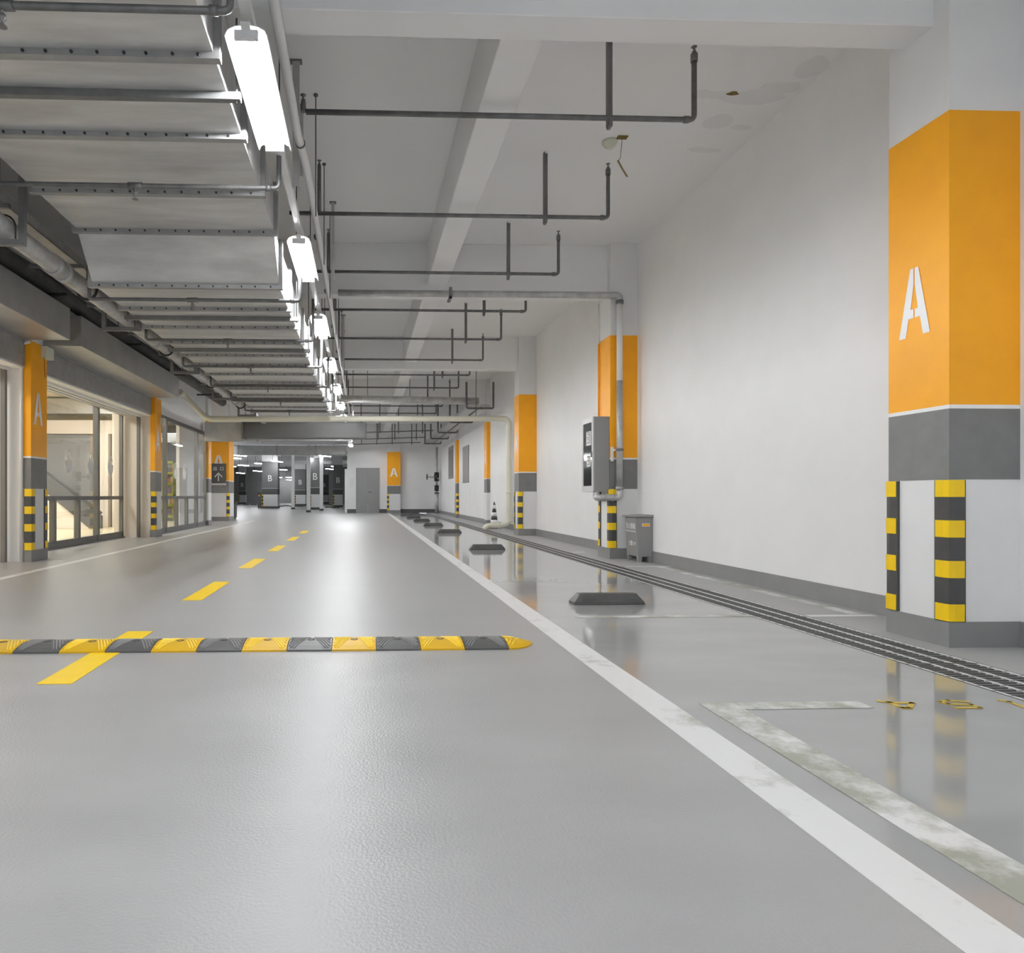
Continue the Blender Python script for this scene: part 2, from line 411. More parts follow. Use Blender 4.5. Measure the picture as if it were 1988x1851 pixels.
def bands(root, x0, x1, y0, y1, top, low, stripe, base, e=.003, ztop=None):
    zt = ztop or h + 2.54 * h
    def bx(z0, z1): return MB().box(x0 - e, x1 + e, y0 - e, y1 + e, z0, z1)
    bx(h + .601 * h, zt).build('top_band', top, root)
    bx(h + .575 * h, h + .601 * h).build('white_stripe', stripe, root)
    bx(h + .108 * h, h + .575 * h).build('grey_band', low, root)
    MB().box(x0 - .012, x1 + .012, y0 - .012, y1 + .012, 0, .17 * h).build('skirting', base, root)
def column(x0, x1, y0, y1, label, guards, letter=None, scheme='A', group=None, zmax=None, letx=None, ztop=None):
    r = empty('concrete_column', ((x0 + x1) / 2, (y0 + y1) / 2, 0), label, 'column', group)
    MB().box(x0, x1, y0, y1, 0, (zmax or ZC)).build('shaft', M['column'], r)
    if scheme == 'A': bands(r, x0, x1, y0, y1, M['orange'], M['grey_band'], M['white_paint'], M['grey_base'], ztop=ztop)
    else: bands(r, x0, x1, y0, y1, M['b_grey'], M['b_dark'], M['white_paint'], M['b_dark'], ztop=h + 2.4)
    for (cx, cy, sx, sy) in guards: guard(r, cx, cy, sx, sy)
    ch = scheme
    if letter == '-x': glyph('letter', ch, (x0, (y0 + y1) / 2 + .02, h + 1.355 * h), (0, -1, 0), (0, 0, 1), .235, .42, (-.006, 0, 0), r, M['letter'])
    if letter == '+x': glyph('letter', ch, (x1, (y0 + y1) / 2 - .03, h + 1.34 * h), (0, 1, 0), (0, 0, 1), .25, .44, (.006, 0, 0), r, M['letter'])
    if letter == '-y': glyph('letter', ch, (letx or (x0 + x1) / 2, y0, h + 1.36 * h), (1, 0, 0), (0, 0, 1), .40, .44, (0, -.006, 0), r, M['letter'])
    return r
XC = 3.85 * h
c1 = column(XC, XW + .05, 3.83, 4.28, 'nearest orange-banded concrete column with large white A at the right wall', [(XC, 3.83, 1, 1), (XC, 4.28, 1, -1)], '-x')
c2 = column(3.43, XW + .05, 9.38, 9.83, 'orange-banded column behind the grey fire hydrant cabinet', [(3.43, 9.38, 1, 1), (3.43, 9.83, 1, -1)])
c3 = column(3.42, XW + .05, 14.93, 15.38, 'third orange column along the right wall, beside the cream drain pipe', [(3.42, 14.93, 1, 1), (3.42, 15.38, 1, -1)], '-x')
c4 = column(3.71, XW + .05, 20.45, 20.9, 'slim orange wall column standing behind the striped cone', [], '-x')
c5 = column(3.72, XW + .05, 27.2, 27.65, 'farthest slim orange column on the right wall, with striped corner guards', [(3.72, 27.2, 1, 1), (3.72, 27.65, 1, -1)])
ce = column(1.20, 1.865, YF - .3, YF, 'orange column with white A against the end wall beside the grey door', [(1.20, YF - .3, 1, 1)], '-y')
XLC = -5.04 * h
l1 = column(-4.53, XLC, 9.27, 9.72, 'nearest orange A column on the left beside the shop window', [(XLC, 9.27, -1, 1), (XLC, 9.72, -1, -1)], '+x', ztop=h + 2.07)
l2 = column(-4.53, XLC, 14.68, 15.13, 'second orange A column on the left, between the two shop windows', [(XLC, 14.68, -1, 1)], '+x', ztop=h + 2.1)
l3 = column(-4.75, -4.60, 20.4, 20.8, 'narrow orange column on the left at the end of the farther shop window', [], '+x')
l4 = column(-5.42, -4.70, 24.0, 24.9, 'wide orange column on the left carrying the dark exit arrow sign', [(-4.70, 24.0, -1, 1), (-5.42, 24.0, 1, 1)], '-y')
def at_floor(px, py): return W(px, py, -h)
bcols = [((539, 987.5), 30, 'B', 'grey B column in the far hall right of the tall white light, left of the two broad ones'),
         ((621.5, 990), 20, 'B', 'grey B column in the far hall nearest to the end wall opening'),
         ((593, 982), 20.5, 'B', 'dark grey B column in the far hall, half hidden left of the nearest one'),
         ((637.5, 978), 15, 'B', 'small distant grey B column right of the nearest far hall column'),
         ((665, 985), 18, 'B', 'grey B column in the far hall cut off by the end wall edge'),
         ((476.6, 978.5), 13, 'B', 'small distant grey B column at the left of the far hall')]
for (p, wd, ch, lab) in bcols:
    q = at_floor(*p); wm = wd / F * q.y
    if q.y > DEEP - 2: q.y = DEEP - 3
    column(q.x - wm, q.x, q.y, q.y + wm, lab, [(q.x - wm, q.y, 1, 1)], '-y', scheme='B')
for (px, py, lab) in ((599, 995, 'slim pale post standing in front of the nearest far hall B column'), (569, 989, 'slim pale post in the middle of the far hall'), (624, 992, 'slim pale post right of the nearest far hall B column')):
    q = at_floor(px, py); t = empty('pale_post', (q.x, q.y, 0), lab, 'post')
    MB().box(q.x - .1, q.x + .1, q.y - .1, q.y + .1, 0, h + 2.8).build('post_body', M['white_paint'], t, bevel=.01)
    MB().box(q.x - .12, q.x + .12, q.y - .12, q.y + .12, 0, .12).build('post_foot', M['b_dark'], t)

# ---------------------------------------------------------------- floor markings
def strip(name, x0, x1, y0, y1, matl, label, group=None, z=.002):
    m = MB(); m.box(x0, x1, y0, y1, z - .0015, z + .0005)
    return tag(m.build(name, matl), label, 'road marking', group)
strip('lane_edge_line', 1.313 * h, 1.485 * h, YB, YF - .5, M['lane_line'], 'long solid white line along the right side of the driving lane')
bl = MB(); bl.box(1.61 * h, 1.78 * h, YB, 2.84, .0008, .0027); bl.box(1.78 * h, 2.4 * h, 2.75, 2.84, .0008, .0027)
tag(bl.build('parking_bay_line', M['bay_line']), 'worn white L-shaped corner line of the nearest parking bay', 'road marking')
strip('parking_bay_line', 1.75 * h, D0, 4.86, 4.93, M['bay_line'], 'thin worn white line across the bay in front of the nearest wheel stop')
strip('parking_bay_line', D1, 4.25 * h, 4.83, 4.90, M['lane_line'], 'short white line on the ledge between drain and wall near the nearest column', z=.004)
strip('parking_bay_line', D1, 3.8, 8.3, 8.37, M['lane_line'], 'short white line on the ledge in front of the extinguisher box', z=.004)
strip('parking_bay_line', D1, 3.9 * h, 10.45, 10.52, M['lane_line'], 'short white line on the ledge just behind the hydrant cabinet column', z=.004)
strip('parking_bay_line', 3.60, 3.70, 4.92, 8.28, M['bay_line'], 'worn pale line along the foot of the right wall between the two nearest columns', z=.004)
yd = ['nearest yellow lane dash, running under the speed hump', 'second yellow lane dash, just beyond the speed hump', 'third yellow lane dash counted from the speed hump',
      'fourth yellow lane dash counted from the speed hump', 'fifth yellow lane dash, small and far', 'sixth and smallest yellow lane dash, farthest away']
for i, l in enumerate(yd):
    y = 3.24 + 2.55 * i
    strip('lane_dash', -1.735 * h, -1.55 * h, y, y + 1.24, M['yellow_line'], l, 'yellow dashes of the lane centre line')
strip('lane_edge_line', -3.9, -3.78, 7.0, 24, M['lane_line'], 'thin white line on the floor along the left shop fronts')
def ribbon(name, pts, wd, label):
    m = MB(); P = [Vector((p.x, p.y, .003)) for p in pts]
    for a, b in zip(P[:-1], P[1:]):
        d = (b - a).normalized(); n = Vector((-d.y, d.x, 0)) * wd / 2; e = d * wd * .4
        m.prism([a - e + n, b + e + n, b + e - n, a - e - n], (0, 0, -.0018))
    return tag(m.build(name, M['digit']), label, 'painted digit', 'yellow bay number on the glossy floor')
M['digit'] = mat('faded_yellow_paint', srgb(205, 178, 70), .4, var=.1, vscale=20)
def zp(x, y): return at_floor(1690 + x / 6.671, 1340 + y / 6.671)
ribbon('painted_digit', [zp(110, 150), zp(240, 165), zp(420, 240), zp(500, 240), zp(540, 175), zp(300, 172)], .022, 'faded yellow upside-down 4 on the floor, leftmost of the bay digits')
ribbon('painted_digit', [zp(1260, 160), zp(1000, 140), zp(900, 160), zp(1010, 188), zp(1310, 198), zp(1420, 236), zp(1110, 238)], .018, 'faded yellow upside-down 5 on the floor, middle of the bay digits')
ribbon('painted_digit', [zp(1680, 138), zp(1800, 160), zp(2080, 262)], .02, 'faded yellow 1 on the floor at the right edge beside the drain')

# ---------------------------------------------------------------- drain grates
gl_ = 1.385
r0 = empty('drain_grate', ((D0 + D1) / 2, 0.70, 0), '', 'drain grate')
m = MB(); y0 = .70; n = 34
for k in range(n):
    y = y0 + (k + .5) * gl_ / n
    m.box(D0 + .012, D1 - .012, y - .011, y + .011, -.03, -.002)
m.build('cross_bars', M['grate'], r0)
for k in range(4):
    m = MB(); x = D0 + .02 + k * (D1 - D0 - .04) / 3
    for q in range(n): m.box(x - .0075, x + .0075, y0 + q * gl_ / n + .003, y0 + (q + 1) * gl_ / n - (.010 if q % 2 else -.003), -.012, .0012)
    m.build('raised_rib', M['grate_line'], r0)
m = MB(); m.box(D0 + .005, D1 - .005, y0 + .003, y0 + .012, -.03, 0); m.box(D0 + .005, D1 - .005, y0 + gl_ - .012, y0 + gl_ - .003, -.03, 0)
m.box(D0 + .005, D0 + .012, y0, y0 + gl_, -.03, 0); m.box(D1 - .012, D1 - .005, y0, y0 + gl_, -.03, 0); m.build('grate_frame', M['grate'], r0)
place = ['at the right edge of the picture', 'just in front of the nearest orange column', 'beside the nearest orange column', 'just beyond the nearest orange column',
         'between the nearest column and the extinguisher box', 'in front of the extinguisher box', 'level with the hydrant cabinet column', 'just beyond the hydrant cabinet']
for i in range(24):
    o = r0 if i == 0 else copy_tree(r0)
    o.location = ((D0 + D1) / 2, .70 + gl_ * i, 0)
    o['label'] = ('dark slotted drain grate ' + place[i]) if i < len(place) else 'dark slotted drain grate in the distant part of the drain run'
    o['group'] = 'drain grates along the right wall' if i < len(place) else 'distant drain grates along the right wall'

# ---------------------------------------------------------------- wheel stops
def wheel_stop():
    L2, Wd, H = .289, .075, .085
    r = empty('wheel_stop', (0, 0, 0), '', 'wheel stop', 'black rubber wheel stops in the bays')
    b = MB(); b.hexa([(-L2, -Wd, 0), (L2, -Wd, 0), (L2, Wd, 0), (-L2, Wd, 0)], [(-L2, -Wd, .018), (L2, -Wd, .018), (L2, Wd, .018), (-L2, Wd, .018)])
    b.hexa([(-L2, -Wd, .018), (L2, -Wd, .018), (L2, Wd, .018), (-L2, Wd, .018)], [(-L2 + .055, -Wd + .03, H), (L2 - .055, -Wd + .03, H), (L2 - .055, Wd - .03, H), (-L2 + .055, Wd - .03, H)])
    b.build('stop_body', M['rubber'], r, bevel=.004)
    for x in (-.17, .17):
        m = MB(); m.hexa([(x - .05, -Wd + .005, .03), (x + .05, -Wd + .005, .03), (x + .05, -Wd + .03, .03), (x - .05, -Wd + .03, .03)],
                         [(x - .045, -Wd + .022, .066), (x + .045, -Wd + .022, .066), (x + .045, -Wd + .035, .066), (x - .045, -Wd + .035, .066)]); m.build('reflector_recess', M['guard'], r)
    return r
ws = [(1184, 1175, 'nearest black rubber wheel stop, with its reflection in front'), (947, 1068, 'second black wheel stop from the camera'), (873, 1035, 'third black wheel stop from the camera'),
      (841.5, 1021.4, 'fourth black wheel stop from the camera'), (819, 1012.3, 'fifth black wheel stop, small in the distance'), (803, 1005.7, 'sixth black wheel stop, small in the distance'),
      (790, 1000.9, 'farthest black wheel stop before the end wall')]
p0 = wheel_stop()
for i, (px, py, lab) in enumerate(ws):
    o = p0 if i == 0 else copy_tree(p0); q = at_floor(px, py); o.location = (q.x, q.y + .075, 0); o['label'] = lab
for i, (px, py) in enumerate([(544, 984), (556, 983), (569, 984), (582, 984), (594, 983), (478, 981), (492, 981), (638, 986), (652, 987)]):
    o = copy_tree(p0); q = at_floor(px, py); o.location = (q.x, q.y, 0); o['group'] = 'tiny wheel stops in the far hall'
    o['label'] = 'tiny dark wheel stop among the far hall columns'

# ---------------------------------------------------------------- speed hump
hy = 3.87
hump = empty('speed_hump', (-.5, hy + .15, 0), 'black and yellow rubber speed hump with chevron ridges lying across the lane', 'speed hump')
prof = [(0, 0), (0, .010), (.045, .024), (.10, .034), (.15, .037), (.20, .034), (.255, .024), (.30, .010), (.30, 0)]
for k in range(14):
    x1 = .83 - .253 * k; x0 = x1 - .253
    b = MB(); b.prism([(x0 + .002, hy + y, z) for (y, z) in prof], (.249, 0, 0))
    def zprof(y):
        for (a_, b2) in zip(prof[1:-2], prof[2:-1]):
            if a_[0] <= y <= b2[0]: return a_[1] + (b2[1] - a_[1]) * (y - a_[0]) / (b2[0] - a_[0])
        return .01
    for sd_ in (-1, 1):
        for q in range(10):
            c_ = .034 + .017 * q; P = []
            for j in range(13):
                yy_ = .018 + .264 * j / 12; xx_ = c_ - .42 * (yy_ - .15)
                if (.012 if yy_ > .2 else .03) < xx_ < .119: P.append(((x0 + x1) / 2 + sd_ * xx_, hy + yy_, zprof(yy_) + .0005))
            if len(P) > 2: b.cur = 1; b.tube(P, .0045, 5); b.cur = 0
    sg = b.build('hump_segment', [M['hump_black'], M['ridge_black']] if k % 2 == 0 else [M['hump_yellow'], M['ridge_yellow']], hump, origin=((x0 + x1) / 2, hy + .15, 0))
    sg['label'] = 'black segment' if k % 2 == 0 else 'yellow segment'
    xm = (x0 + x1) / 2
    b = MB(); b.lathe((xm, hy + .15, .030), [(.022, 0), (.022, .0075), (.016, .0085), (.015, .004)], 16); b.build('bolt_hole', M['bolt'], sg)
b = MB(); xs = [(.832, 1.0), (.88, .93), (.92, .78), (.955, .55), (.985, .25), (.998, .08)]
rings = []
for (x, s_) in xs:
    k0 = len(b.v); rings.append(k0)
    for (y, z) in prof: b.v.append((x, hy + .15 + (y - .15) * s_, z * (.3 + .7 * s_)))
n = len(prof)
for a, c in zip(rings[:-1], rings[1:]):
    for j in range(n): b.face([a + j, a + (j + 1) % n, c + (j + 1) % n, c + j])
b.face([rings[0] + j for j in range(n)]); b.face([rings[-1] + j for j in range(n)])
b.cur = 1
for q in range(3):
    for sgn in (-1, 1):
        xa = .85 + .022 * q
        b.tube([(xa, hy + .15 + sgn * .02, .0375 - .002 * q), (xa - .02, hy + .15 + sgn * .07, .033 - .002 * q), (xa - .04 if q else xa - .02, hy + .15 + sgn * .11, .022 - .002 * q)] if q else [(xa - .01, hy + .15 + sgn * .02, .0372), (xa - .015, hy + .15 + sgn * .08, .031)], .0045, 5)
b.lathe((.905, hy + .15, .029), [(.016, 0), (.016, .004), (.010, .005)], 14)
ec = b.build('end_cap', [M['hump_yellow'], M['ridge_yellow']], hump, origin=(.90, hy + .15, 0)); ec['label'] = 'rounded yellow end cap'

# ---------------------------------------------------------------- ventilation duct
DX0, DX1 = -2.53, -.80
ZU0, ZU1 = h + 2.68 * h, h + 3.13 * h
ZL0, ZL1 = h + 2.25 * h, h + 2.70 * h
YT0, YT1, YE = 6.12, 6.47, 16.9
duct = empty('ventilation_duct', ((DX0 + DX1) / 2, 6.3, ZL0), 'large galvanised rectangular air duct running along the ceiling on the left', 'duct')
m = MB()
m.hexa([(DX0, YT0, ZU0), (DX1, YT0, ZU0), (DX1, YT0, ZU1), (DX0, YT0, ZU1)], [(DX0, YT1, ZL0), (DX1, YT1, ZL0), (DX1, YT1, ZL1), (DX0, YT1, ZL1)])
m.build('sloping_section', M['galv'], duct)
ufl = [-.9, 0, .78, 1.55, 2.33, 3.08, 3.68, 4.50, 5.34, 6.12]
lfl = [6.47, 7.25, 8.03, 8.83, 9.62, 10.3, 11.1, 11.9, 12.6, 13.4, 14.3, 15.2, 16.0, 16.9]
def section(y0, y1, z0, z1):
    m = MB(); m.box(DX0, DX1, y0 + .003, y1 - .003, z0, z1); 
    o = m.build('duct_section', M['galv'], duct)
for a, b_ in zip(ufl[:-1], ufl[1:]): section(a, b_, ZU0, ZU1)
for a, b_ in zip(lfl[:-1], lfl[1:]): section(a, b_, ZL0, ZL1)
def flange(y, z0, z1):
    m = MB(); e = .036; t = .026
    m.box(DX0 - e, DX1 + e, y - t, y + t, z0 - e, z0); m.box(DX0 - e, DX1 + e, y - t, y + t, z1, z1 + e)
    m.box(DX0 - e, DX0, y - t, y + t, z0, z1); m.box(DX1, DX1 + e, y - t, y + t, z0, z1)
    m.cur = 1
    k = 13
    for i in range(k):
        x = DX0 + .08 + i * (DX1 - DX0 - .16) / (k - 1) + random.uniform(-.01, .01)
        m.lathe((x, y - t - .008, z0 - .018), [(.009, 0), (.009, .01)], 6, 'y')
    m.build('bolted_flange', [M['flange'], M['bolt']], duct)
for y in ufl: flange(y, ZU0, ZU1)
for y in lfl[:-1]: flange(y, ZL0, ZL1)
hg = ['nearest, in front of the first light', 'just after the duct steps down', 'second after the duct steps down', 'level with the third light', 'far along the duct', 'farthest, near the dark roller housing']
for i, (y, zb) in enumerate(((4.03, ZU0), (7.6, ZL0), (9.25, ZL0), (12.2, ZL0), (13.9, ZL0), (15.9, ZL0))):
    t = empty('duct_hanger', ((DX0 + DX1) / 2, y, zb), 'steel trapeze hanger under the air duct, ' + hg[i], 'duct hanger', 'steel hangers carrying the air duct')
    MB().box(DX0 - .09, DX1 + .08, y - .022, y + .022, zb - .045, zb - .001).build('cross_bar', M['channel'], t)
    for x in (DX0 - .06, DX1 + .055):
        MB().tube([(x, y, zb - .06), (x, y, ZC)], .006, 8).build('hanger_rod', M['rod'], t)

# ---------------------------------------------------------------- strip lights and their trunking
LX = -.61; LZ = h + 2.75 * h
tr = empty('lighting_trunking', (LX, 9, LZ + .08), 'long white cable trunking above the row of tube lights', 'cable trunking')
MB().box(LX - .028, LX + .028, -1.5, 33.2, LZ + .085, LZ + .14).build('trunking_channel', M['white_metal'], tr)
for y in [2.1 + 2.86 * k for k in range(11)]:
    MB().tube([(LX, y, LZ + .13), (LX, y, ZC - .001)], .005, 8).build('trunking_rod', M['rod'], tr)
def tube_light():
    r = empty('tube_light', (LX, 3.56, LZ), '', 'strip light', 'strip lights in one row over the lane')
    L = 1.17; y0 = 3.56; m = MB()
    prof = [(-.112, -.036), (-.098, -.006), (-.062, .014), (-.027, .02), (.027, .02), (.062, .014), (.098, -.006), (.112, -.036)]
    inner = [(x * .97, z - .004) for (x, z) in prof]
    m.prism([(LX + x, y0, LZ + z) for (x, z) in prof] + [(LX + x, y0, LZ + z) for (x, z) in inner[::-1]], (0, L, 0))
    m.build('reflector', M['white_metal'], r)
    MB().box(LX - .024, LX + .024, y0 - .03, y0 + L + .03, LZ - .005, LZ + .018).build('batten', M['white_metal'], r)
    for x in (-.045, .045):
        MB().tube([(LX + x, y0 + .03, LZ - .034), (LX + x, y0 + L - .03, LZ - .034)], .014, 8).build('tube', M['tube'], r)
    for y in (y0 + .0, y0 + L - .02): MB().box(LX - .062, LX + .062, y, y + .02, LZ - .052, LZ - .003).build('lamp_holder', M['white_metal'], r)
    for y in (y0 + .2, y0 + L - .2): MB().box(LX - .008, LX + .008, y, y + .02, LZ + .015, LZ + .09).build('mounting_clip', M['white_metal'], r)
    return r
tl = tube_light()
ord_ = ['nearest and largest glowing tube light above the lane', 'second glowing tube light from the camera', 'third glowing tube light from the camera', 'fourth glowing tube light from the camera',
        'fifth glowing tube light from the camera', 'sixth glowing tube light from the camera', 'seventh glowing tube light, just above the dark roller housing', 'glowing tube light just beyond the dark roller housing',
        'glowing tube light, second beyond the dark roller housing', 'glowing tube light, third beyond the dark roller housing', 'farthest tube light of the lane row, near the end wall']
ys = [3.56, 6.42, 9.16, 12.03, 14.85, 17.7, 20.5, 23.4, 26.2, 29.0, 31.9]
for i, y in enumerate(ys):
    o = tl if i == 0 else copy_tree(tl)
    o.location = (LX, y, LZ); o['label'] = ord_[i]
for y in (.7, -2.3, -5.3):
    o = copy_tree(tl); o.location = (LX, y, LZ); o['label'] = 'tube light of the lane row, above and behind the camera'; o['group'] = 'strip lights behind the camera'
# lights of the far hall
fl = empty('tube_light', (0, 0, 0), '', 'strip light', 'bright tubes of the far hall')
MB().box(-.65, .65, -.05, .05, .02, .05).build('reflector', M['white_metal'], fl)
MB().box(-.6, .6, -.025, .025, -.02, .015).build('tube', M['far_tube'], fl)
far = [(607, 891, 2.35), (631, 886, 2.35), (657, 881, 2.35), (538, 896.5, 2.35), (505, 900.5, 2.35), (472.6, 904, 2.35), (448, 906, 2.35), (447, 883, 2.5), (466, 885, 2.5), (456, 890, 2.5), (420, 864.5, 2.5), (440, 873.5, 2.5),
       (541, 929, 2.2), (561, 928, 2.2), (626, 926, 2.2), (500, 915, 2.2), (524, 914, 2.3), (549, 912.5, 2.3), (651, 906.5, 2.3), (640, 911, 2.3), (467, 919, 2.2), (562, 938, 1.9)]
fl_src = fl
for i, (px, py, H) in enumerate(far):
    o = copy_tree(fl_src); q = W(px, py, H)
    if q.y > DEEP - 1: q = q * ((DEEP - 2) / q.y); 
    o.location = (q.x, q.y, h + H); o.rotation_euler.z = 1.05
    for s_ in (-.5, .5): MB().tube([(q.x + s_, q.y, h + H + .05), (q.x + s_, q.y, ZC - .001)], .01, 6).build('hanger_rod', M['rod'], o)
    o['label'] = 'small bright tube light hanging in the far hall'
for ch in list(fl.children): bpy.data.objects.remove(ch)
bpy.data.objects.remove(fl)
# white conduit beside the lights
cn = empty('conduit', (-.53, 9, h + 2.73), 'pale round conduit running beside the row of tube lights', 'pipe')
MB().tube([(-.50, -1.5, h + 2.74), (-.50, 5.2, h + 2.74), (-.47, 5.6, h + 2.70), (-.47, 24, h + 2.70)], .032, 14).build('conduit_pipe', M['white_metal'], cn)
for y in [1.5 + 1.9 * k for k in range(11)]:
    MB().tube([(-.49, y, h + 2.73), (-.49, y + .02, h + 2.73)], .038, 14).build('pipe_clip', M['channel'], cn)
# vertical struts and rods right of the lights
sl = ['nearest tall grey steel strut hanging right of the first tube light', 'grey steel strut behind the nearest one, hanging from the ceiling', 'grey steel strut beside the second tube light',
      'grey steel strut beside the third tube light', 'thin grey strut reaching down to the dark roller housing']
for i, (x, y, zb, w_) in enumerate(((-.547, 5.55, h + 2.50, .056), (-.56, 6.18, h + 2.88, .03), (-.37, 8.2, h + 2.6, .04), (-.40, 13.3, h + 2.62, .05), (-.30, 19.2, h + 2.1, .035))):
    t = empty('steel_strut', (x, y, zb), sl[i], 'strut', 'steel struts beside the lights')
    b = MB(); b.box(x - w_ / 2, x + w_ / 2, y - .02, y - .014, zb, ZC); b.box(x - w_ / 2, x - w_ / 2 + .005, y - .014, y + .02, zb, ZC); b.box(x + w_ / 2 - .005, x + w_ / 2, y - .014, y + .02, zb, ZC)
    b.build('channel', M['pale_channel'], t); MB().box(x - w_ / 2 - .02, x + w_ / 2 + .02, y - .03, y + .03, ZC - .01, ZC).build('top_plate', M['channel'], t)
for i, y in enumerate((6.0, 7.25, 8.5, 10.4, 11.4, 13.0, 14.6)):
    t = empty('threaded_rod', (-.42, y, h + 2.45), 'thin dark threaded rod hanging from the ceiling, ' + ['first', 'second', 'third', 'fourth', 'fifth', 'sixth', 'seventh'][i] + ' from the camera', 'rod', 'thin rods right of the lights')
    MB().tube([(-.42, y, h + 2.45), (-.42, y, ZC)], .005, 8).build('rod', M['rod'], t)
    MB().lathe((-.42, y, ZC - .015), [(.02, 0), (.02, .015)], 8).build('anchor', M['rod'], t)

# ---------------------------------------------------------------- sprinkler pipes on the right
ZS = h + 3.25 * h; XR = 2.51
def head(parent, x, y, z, up=1):
    m = MB(); m.lathe((x, y, z), [(.016, 0), (.016, .02 * up), (.008, .025 * up), (.008, .05 * up), (.022, .052 * up), (.022, .056 * up)], 10); m.build('sprinkler_head', M['channel'], parent)
sp_y = [5.10, 6.93, 8.72, 10.5, 12.4, 14.3, 16.1, 18.0, 19.85, 21.7, 23.6]
nth = ['nearest', 'second', 'third', 'fourth', 'fifth', 'sixth', 'seventh', 'eighth', 'ninth', 'tenth', 'eleventh']
for i, y in enumerate(sp_y):
    t = empty('sprinkler_pipe', (XR, y, ZS), nth[i] + ' grey sprinkler pipe crossing under the white ceiling, with upright end', 'pipe', 'sprinkler branch pipes under the ceiling')
    x0 = -.43 if i == 0 else -.75
    MB().tube(fillet([(x0, y, ZS), (XR, y, ZS), (XR, y, ZS + .50)], .04), .02, 12).build('pipe', M['pipe'], t)
    MB().tube([(XR, y, ZS + .44), (XR, y, ZS + .50)], .026, 12).build('coupling', M['pipe'], t)
    MB().tube([(XR - .08, y, ZS), (XR - .04, y, ZS)], .026, 12).build('coupling', M['pipe'], t)
    head(t, XR, y, ZS + .50)
    zr = .07 if i == 0 else .48
    MB().tube([(-.45, y, ZS), (-.45, y, ZS + zr)], .02, 12).build('riser', M['pipe'], t); head(t, -.45, y, ZS + zr)
    xh = 2.12 * h
    b = MB(); b.box(xh - .024, xh - .018, y - .02, y + .03, ZS - .06, ZC); b.box(xh - .024, xh + .024, y + .021, y + .027, ZS - .03, ZC); b.box(xh - .02, xh + .005, y - .035, y + .03, ZS - .075, ZS - .022)
    b.build('hanger', M['channel'], t)
# sprinkler pipes below the duct
lab2 = ['first sprinkler pipe crossing below the air duct at the top left corner', 'second sprinkler pipe below the air duct, level with the end of the first light', 'third sprinkler pipe, first below the lower duct',
        'fourth sprinkler pipe below the lower duct', 'fifth sprinkler pipe below the lower duct', 'sixth sprinkler pipe below the lower duct', 'seventh sprinkler pipe below the lower duct', 'eighth sprinkler pipe, farthest below the duct']
for i, (y, H) in enumerate(((3.22, 2.27), (5.06, 2.27), (6.72, 1.91), (8.45, 1.91), (10.16, 1.91), (11.98, 1.91), (13.8, 1.91), (15.4, 1.91))):
    z = h + H; t = empty('sprinkler_pipe', (-1.6, y, z), lab2[i], 'pipe', 'sprinkler pipes below the air duct')
    MB().tube(fillet([(-2.66, y, z + .3), (-2.66, y, z), (-.625, y, z), (-.625, y, z + .52)], .035), .018, 12).build('pipe', M['pipe'], t)
    MB().tube([(-1.72, y, z), (-1.62, y, z)], .025, 12).build('tee', M['pipe'], t)
    MB().tube([(-1.67, y, z), (-1.67, y, z - .05)], .012, 10).build('drop', M['pipe'], t); head(t, -1.67, y, z - .045, -1)
    MB().tube([(-.72, y, z), (-.68, y, z)], .024, 12).build('coupling', M['pipe'], t)

# hydrant supply pipe along the second beam and down the second column
hp = empty('hydrant_supply_pipe', (3.53, 9.30, h), 'thick grey pipe under the second beam, dropping down to the hydrant cabinet', 'pipe')
zt = h + 2.77
MB().tube(fillet([(-.35, 9.33, zt), (3.53, 9.30, zt), (3.53, 9.30, zt - .1)], .09, 8), .045, 18).build('horizontal_run', M['mainpipe'], hp)
MB().tube([(3.53, 9.30, zt - .1), (3.53, 9.30, 2.47)], .040, 18).build('painted_drop', M['white_metal'], hp)
MB().tube([(3.53, 9.30, 2.47), (3.53, 9.30, .95)], .043, 18).build('bare_drop', M['mainpipe'], hp)
MB().tube([(3.53, 9.30, zt - .12), (3.53, 9.30, zt - .07)], .052, 18).build('coupling', M['pipe'], hp)
MB().tube(fillet([(3.53, 9.30, .97), (3.53, 9.30, .855), (3.25, 9.30, .855), (3.25, 9.44, .855), (3.25, 9.44, .95)], .06, 6), .045, 18).build('bottom_elbows', M['mainpipe'], hp)
for z in (.985,): MB().tube([(3.53, 9.30, z - .02), (3.53, 9.30, z + .02)], .052, 18).build('coupling', M['mainpipe'], hp)
for x in (3.43, 3.31): MB().tube([(x - .008, 9.30, .855), (x + .008, 9.30, .855)], .052, 18).build('coupling', M['mainpipe'], hp)
b = MB(); b.box(3.43, 3.47, 9.355, 9.378, 1.36, 1.56); b.box(3.46, 3.53, 9.33, 9.36, 1.50, 1.53); b.build('wall_bracket', M['white_metal'], hp, bevel=.004)
MB().tube([(3.53, 9.30, 1.50), (3.53, 9.30, 1.53)], .05, 18).build('clamp', M['channel'], hp)
b = MB(); b.box(1.16, 1.20, 9.24, 9.46, zt - .08, zt - .055); b.box(1.16, 1.2, 9.24, 9.265, zt - .08, zt + .07); b.build('beam_bracket', M['channel'], hp)
# thin conduit on the lane face of the second column
vc = empty('conduit', (3.41, 9.80, 1.99), 'thin vertical conduit on the hydrant column, orange above the cabinet and white higher up', 'pipe')
MB().tube([(3.41, 9.80, 1.99), (3.41, 9.80, h + 2.5 * h)], .011, 10).build('painted_length', M['orange'], vc)
MB().tube([(3.41, 9.80, h + 2.5 * h), (3.41, 9.80, h + 3.17 * h)], .011, 10).build('upper_length', M['white_metal'], vc)

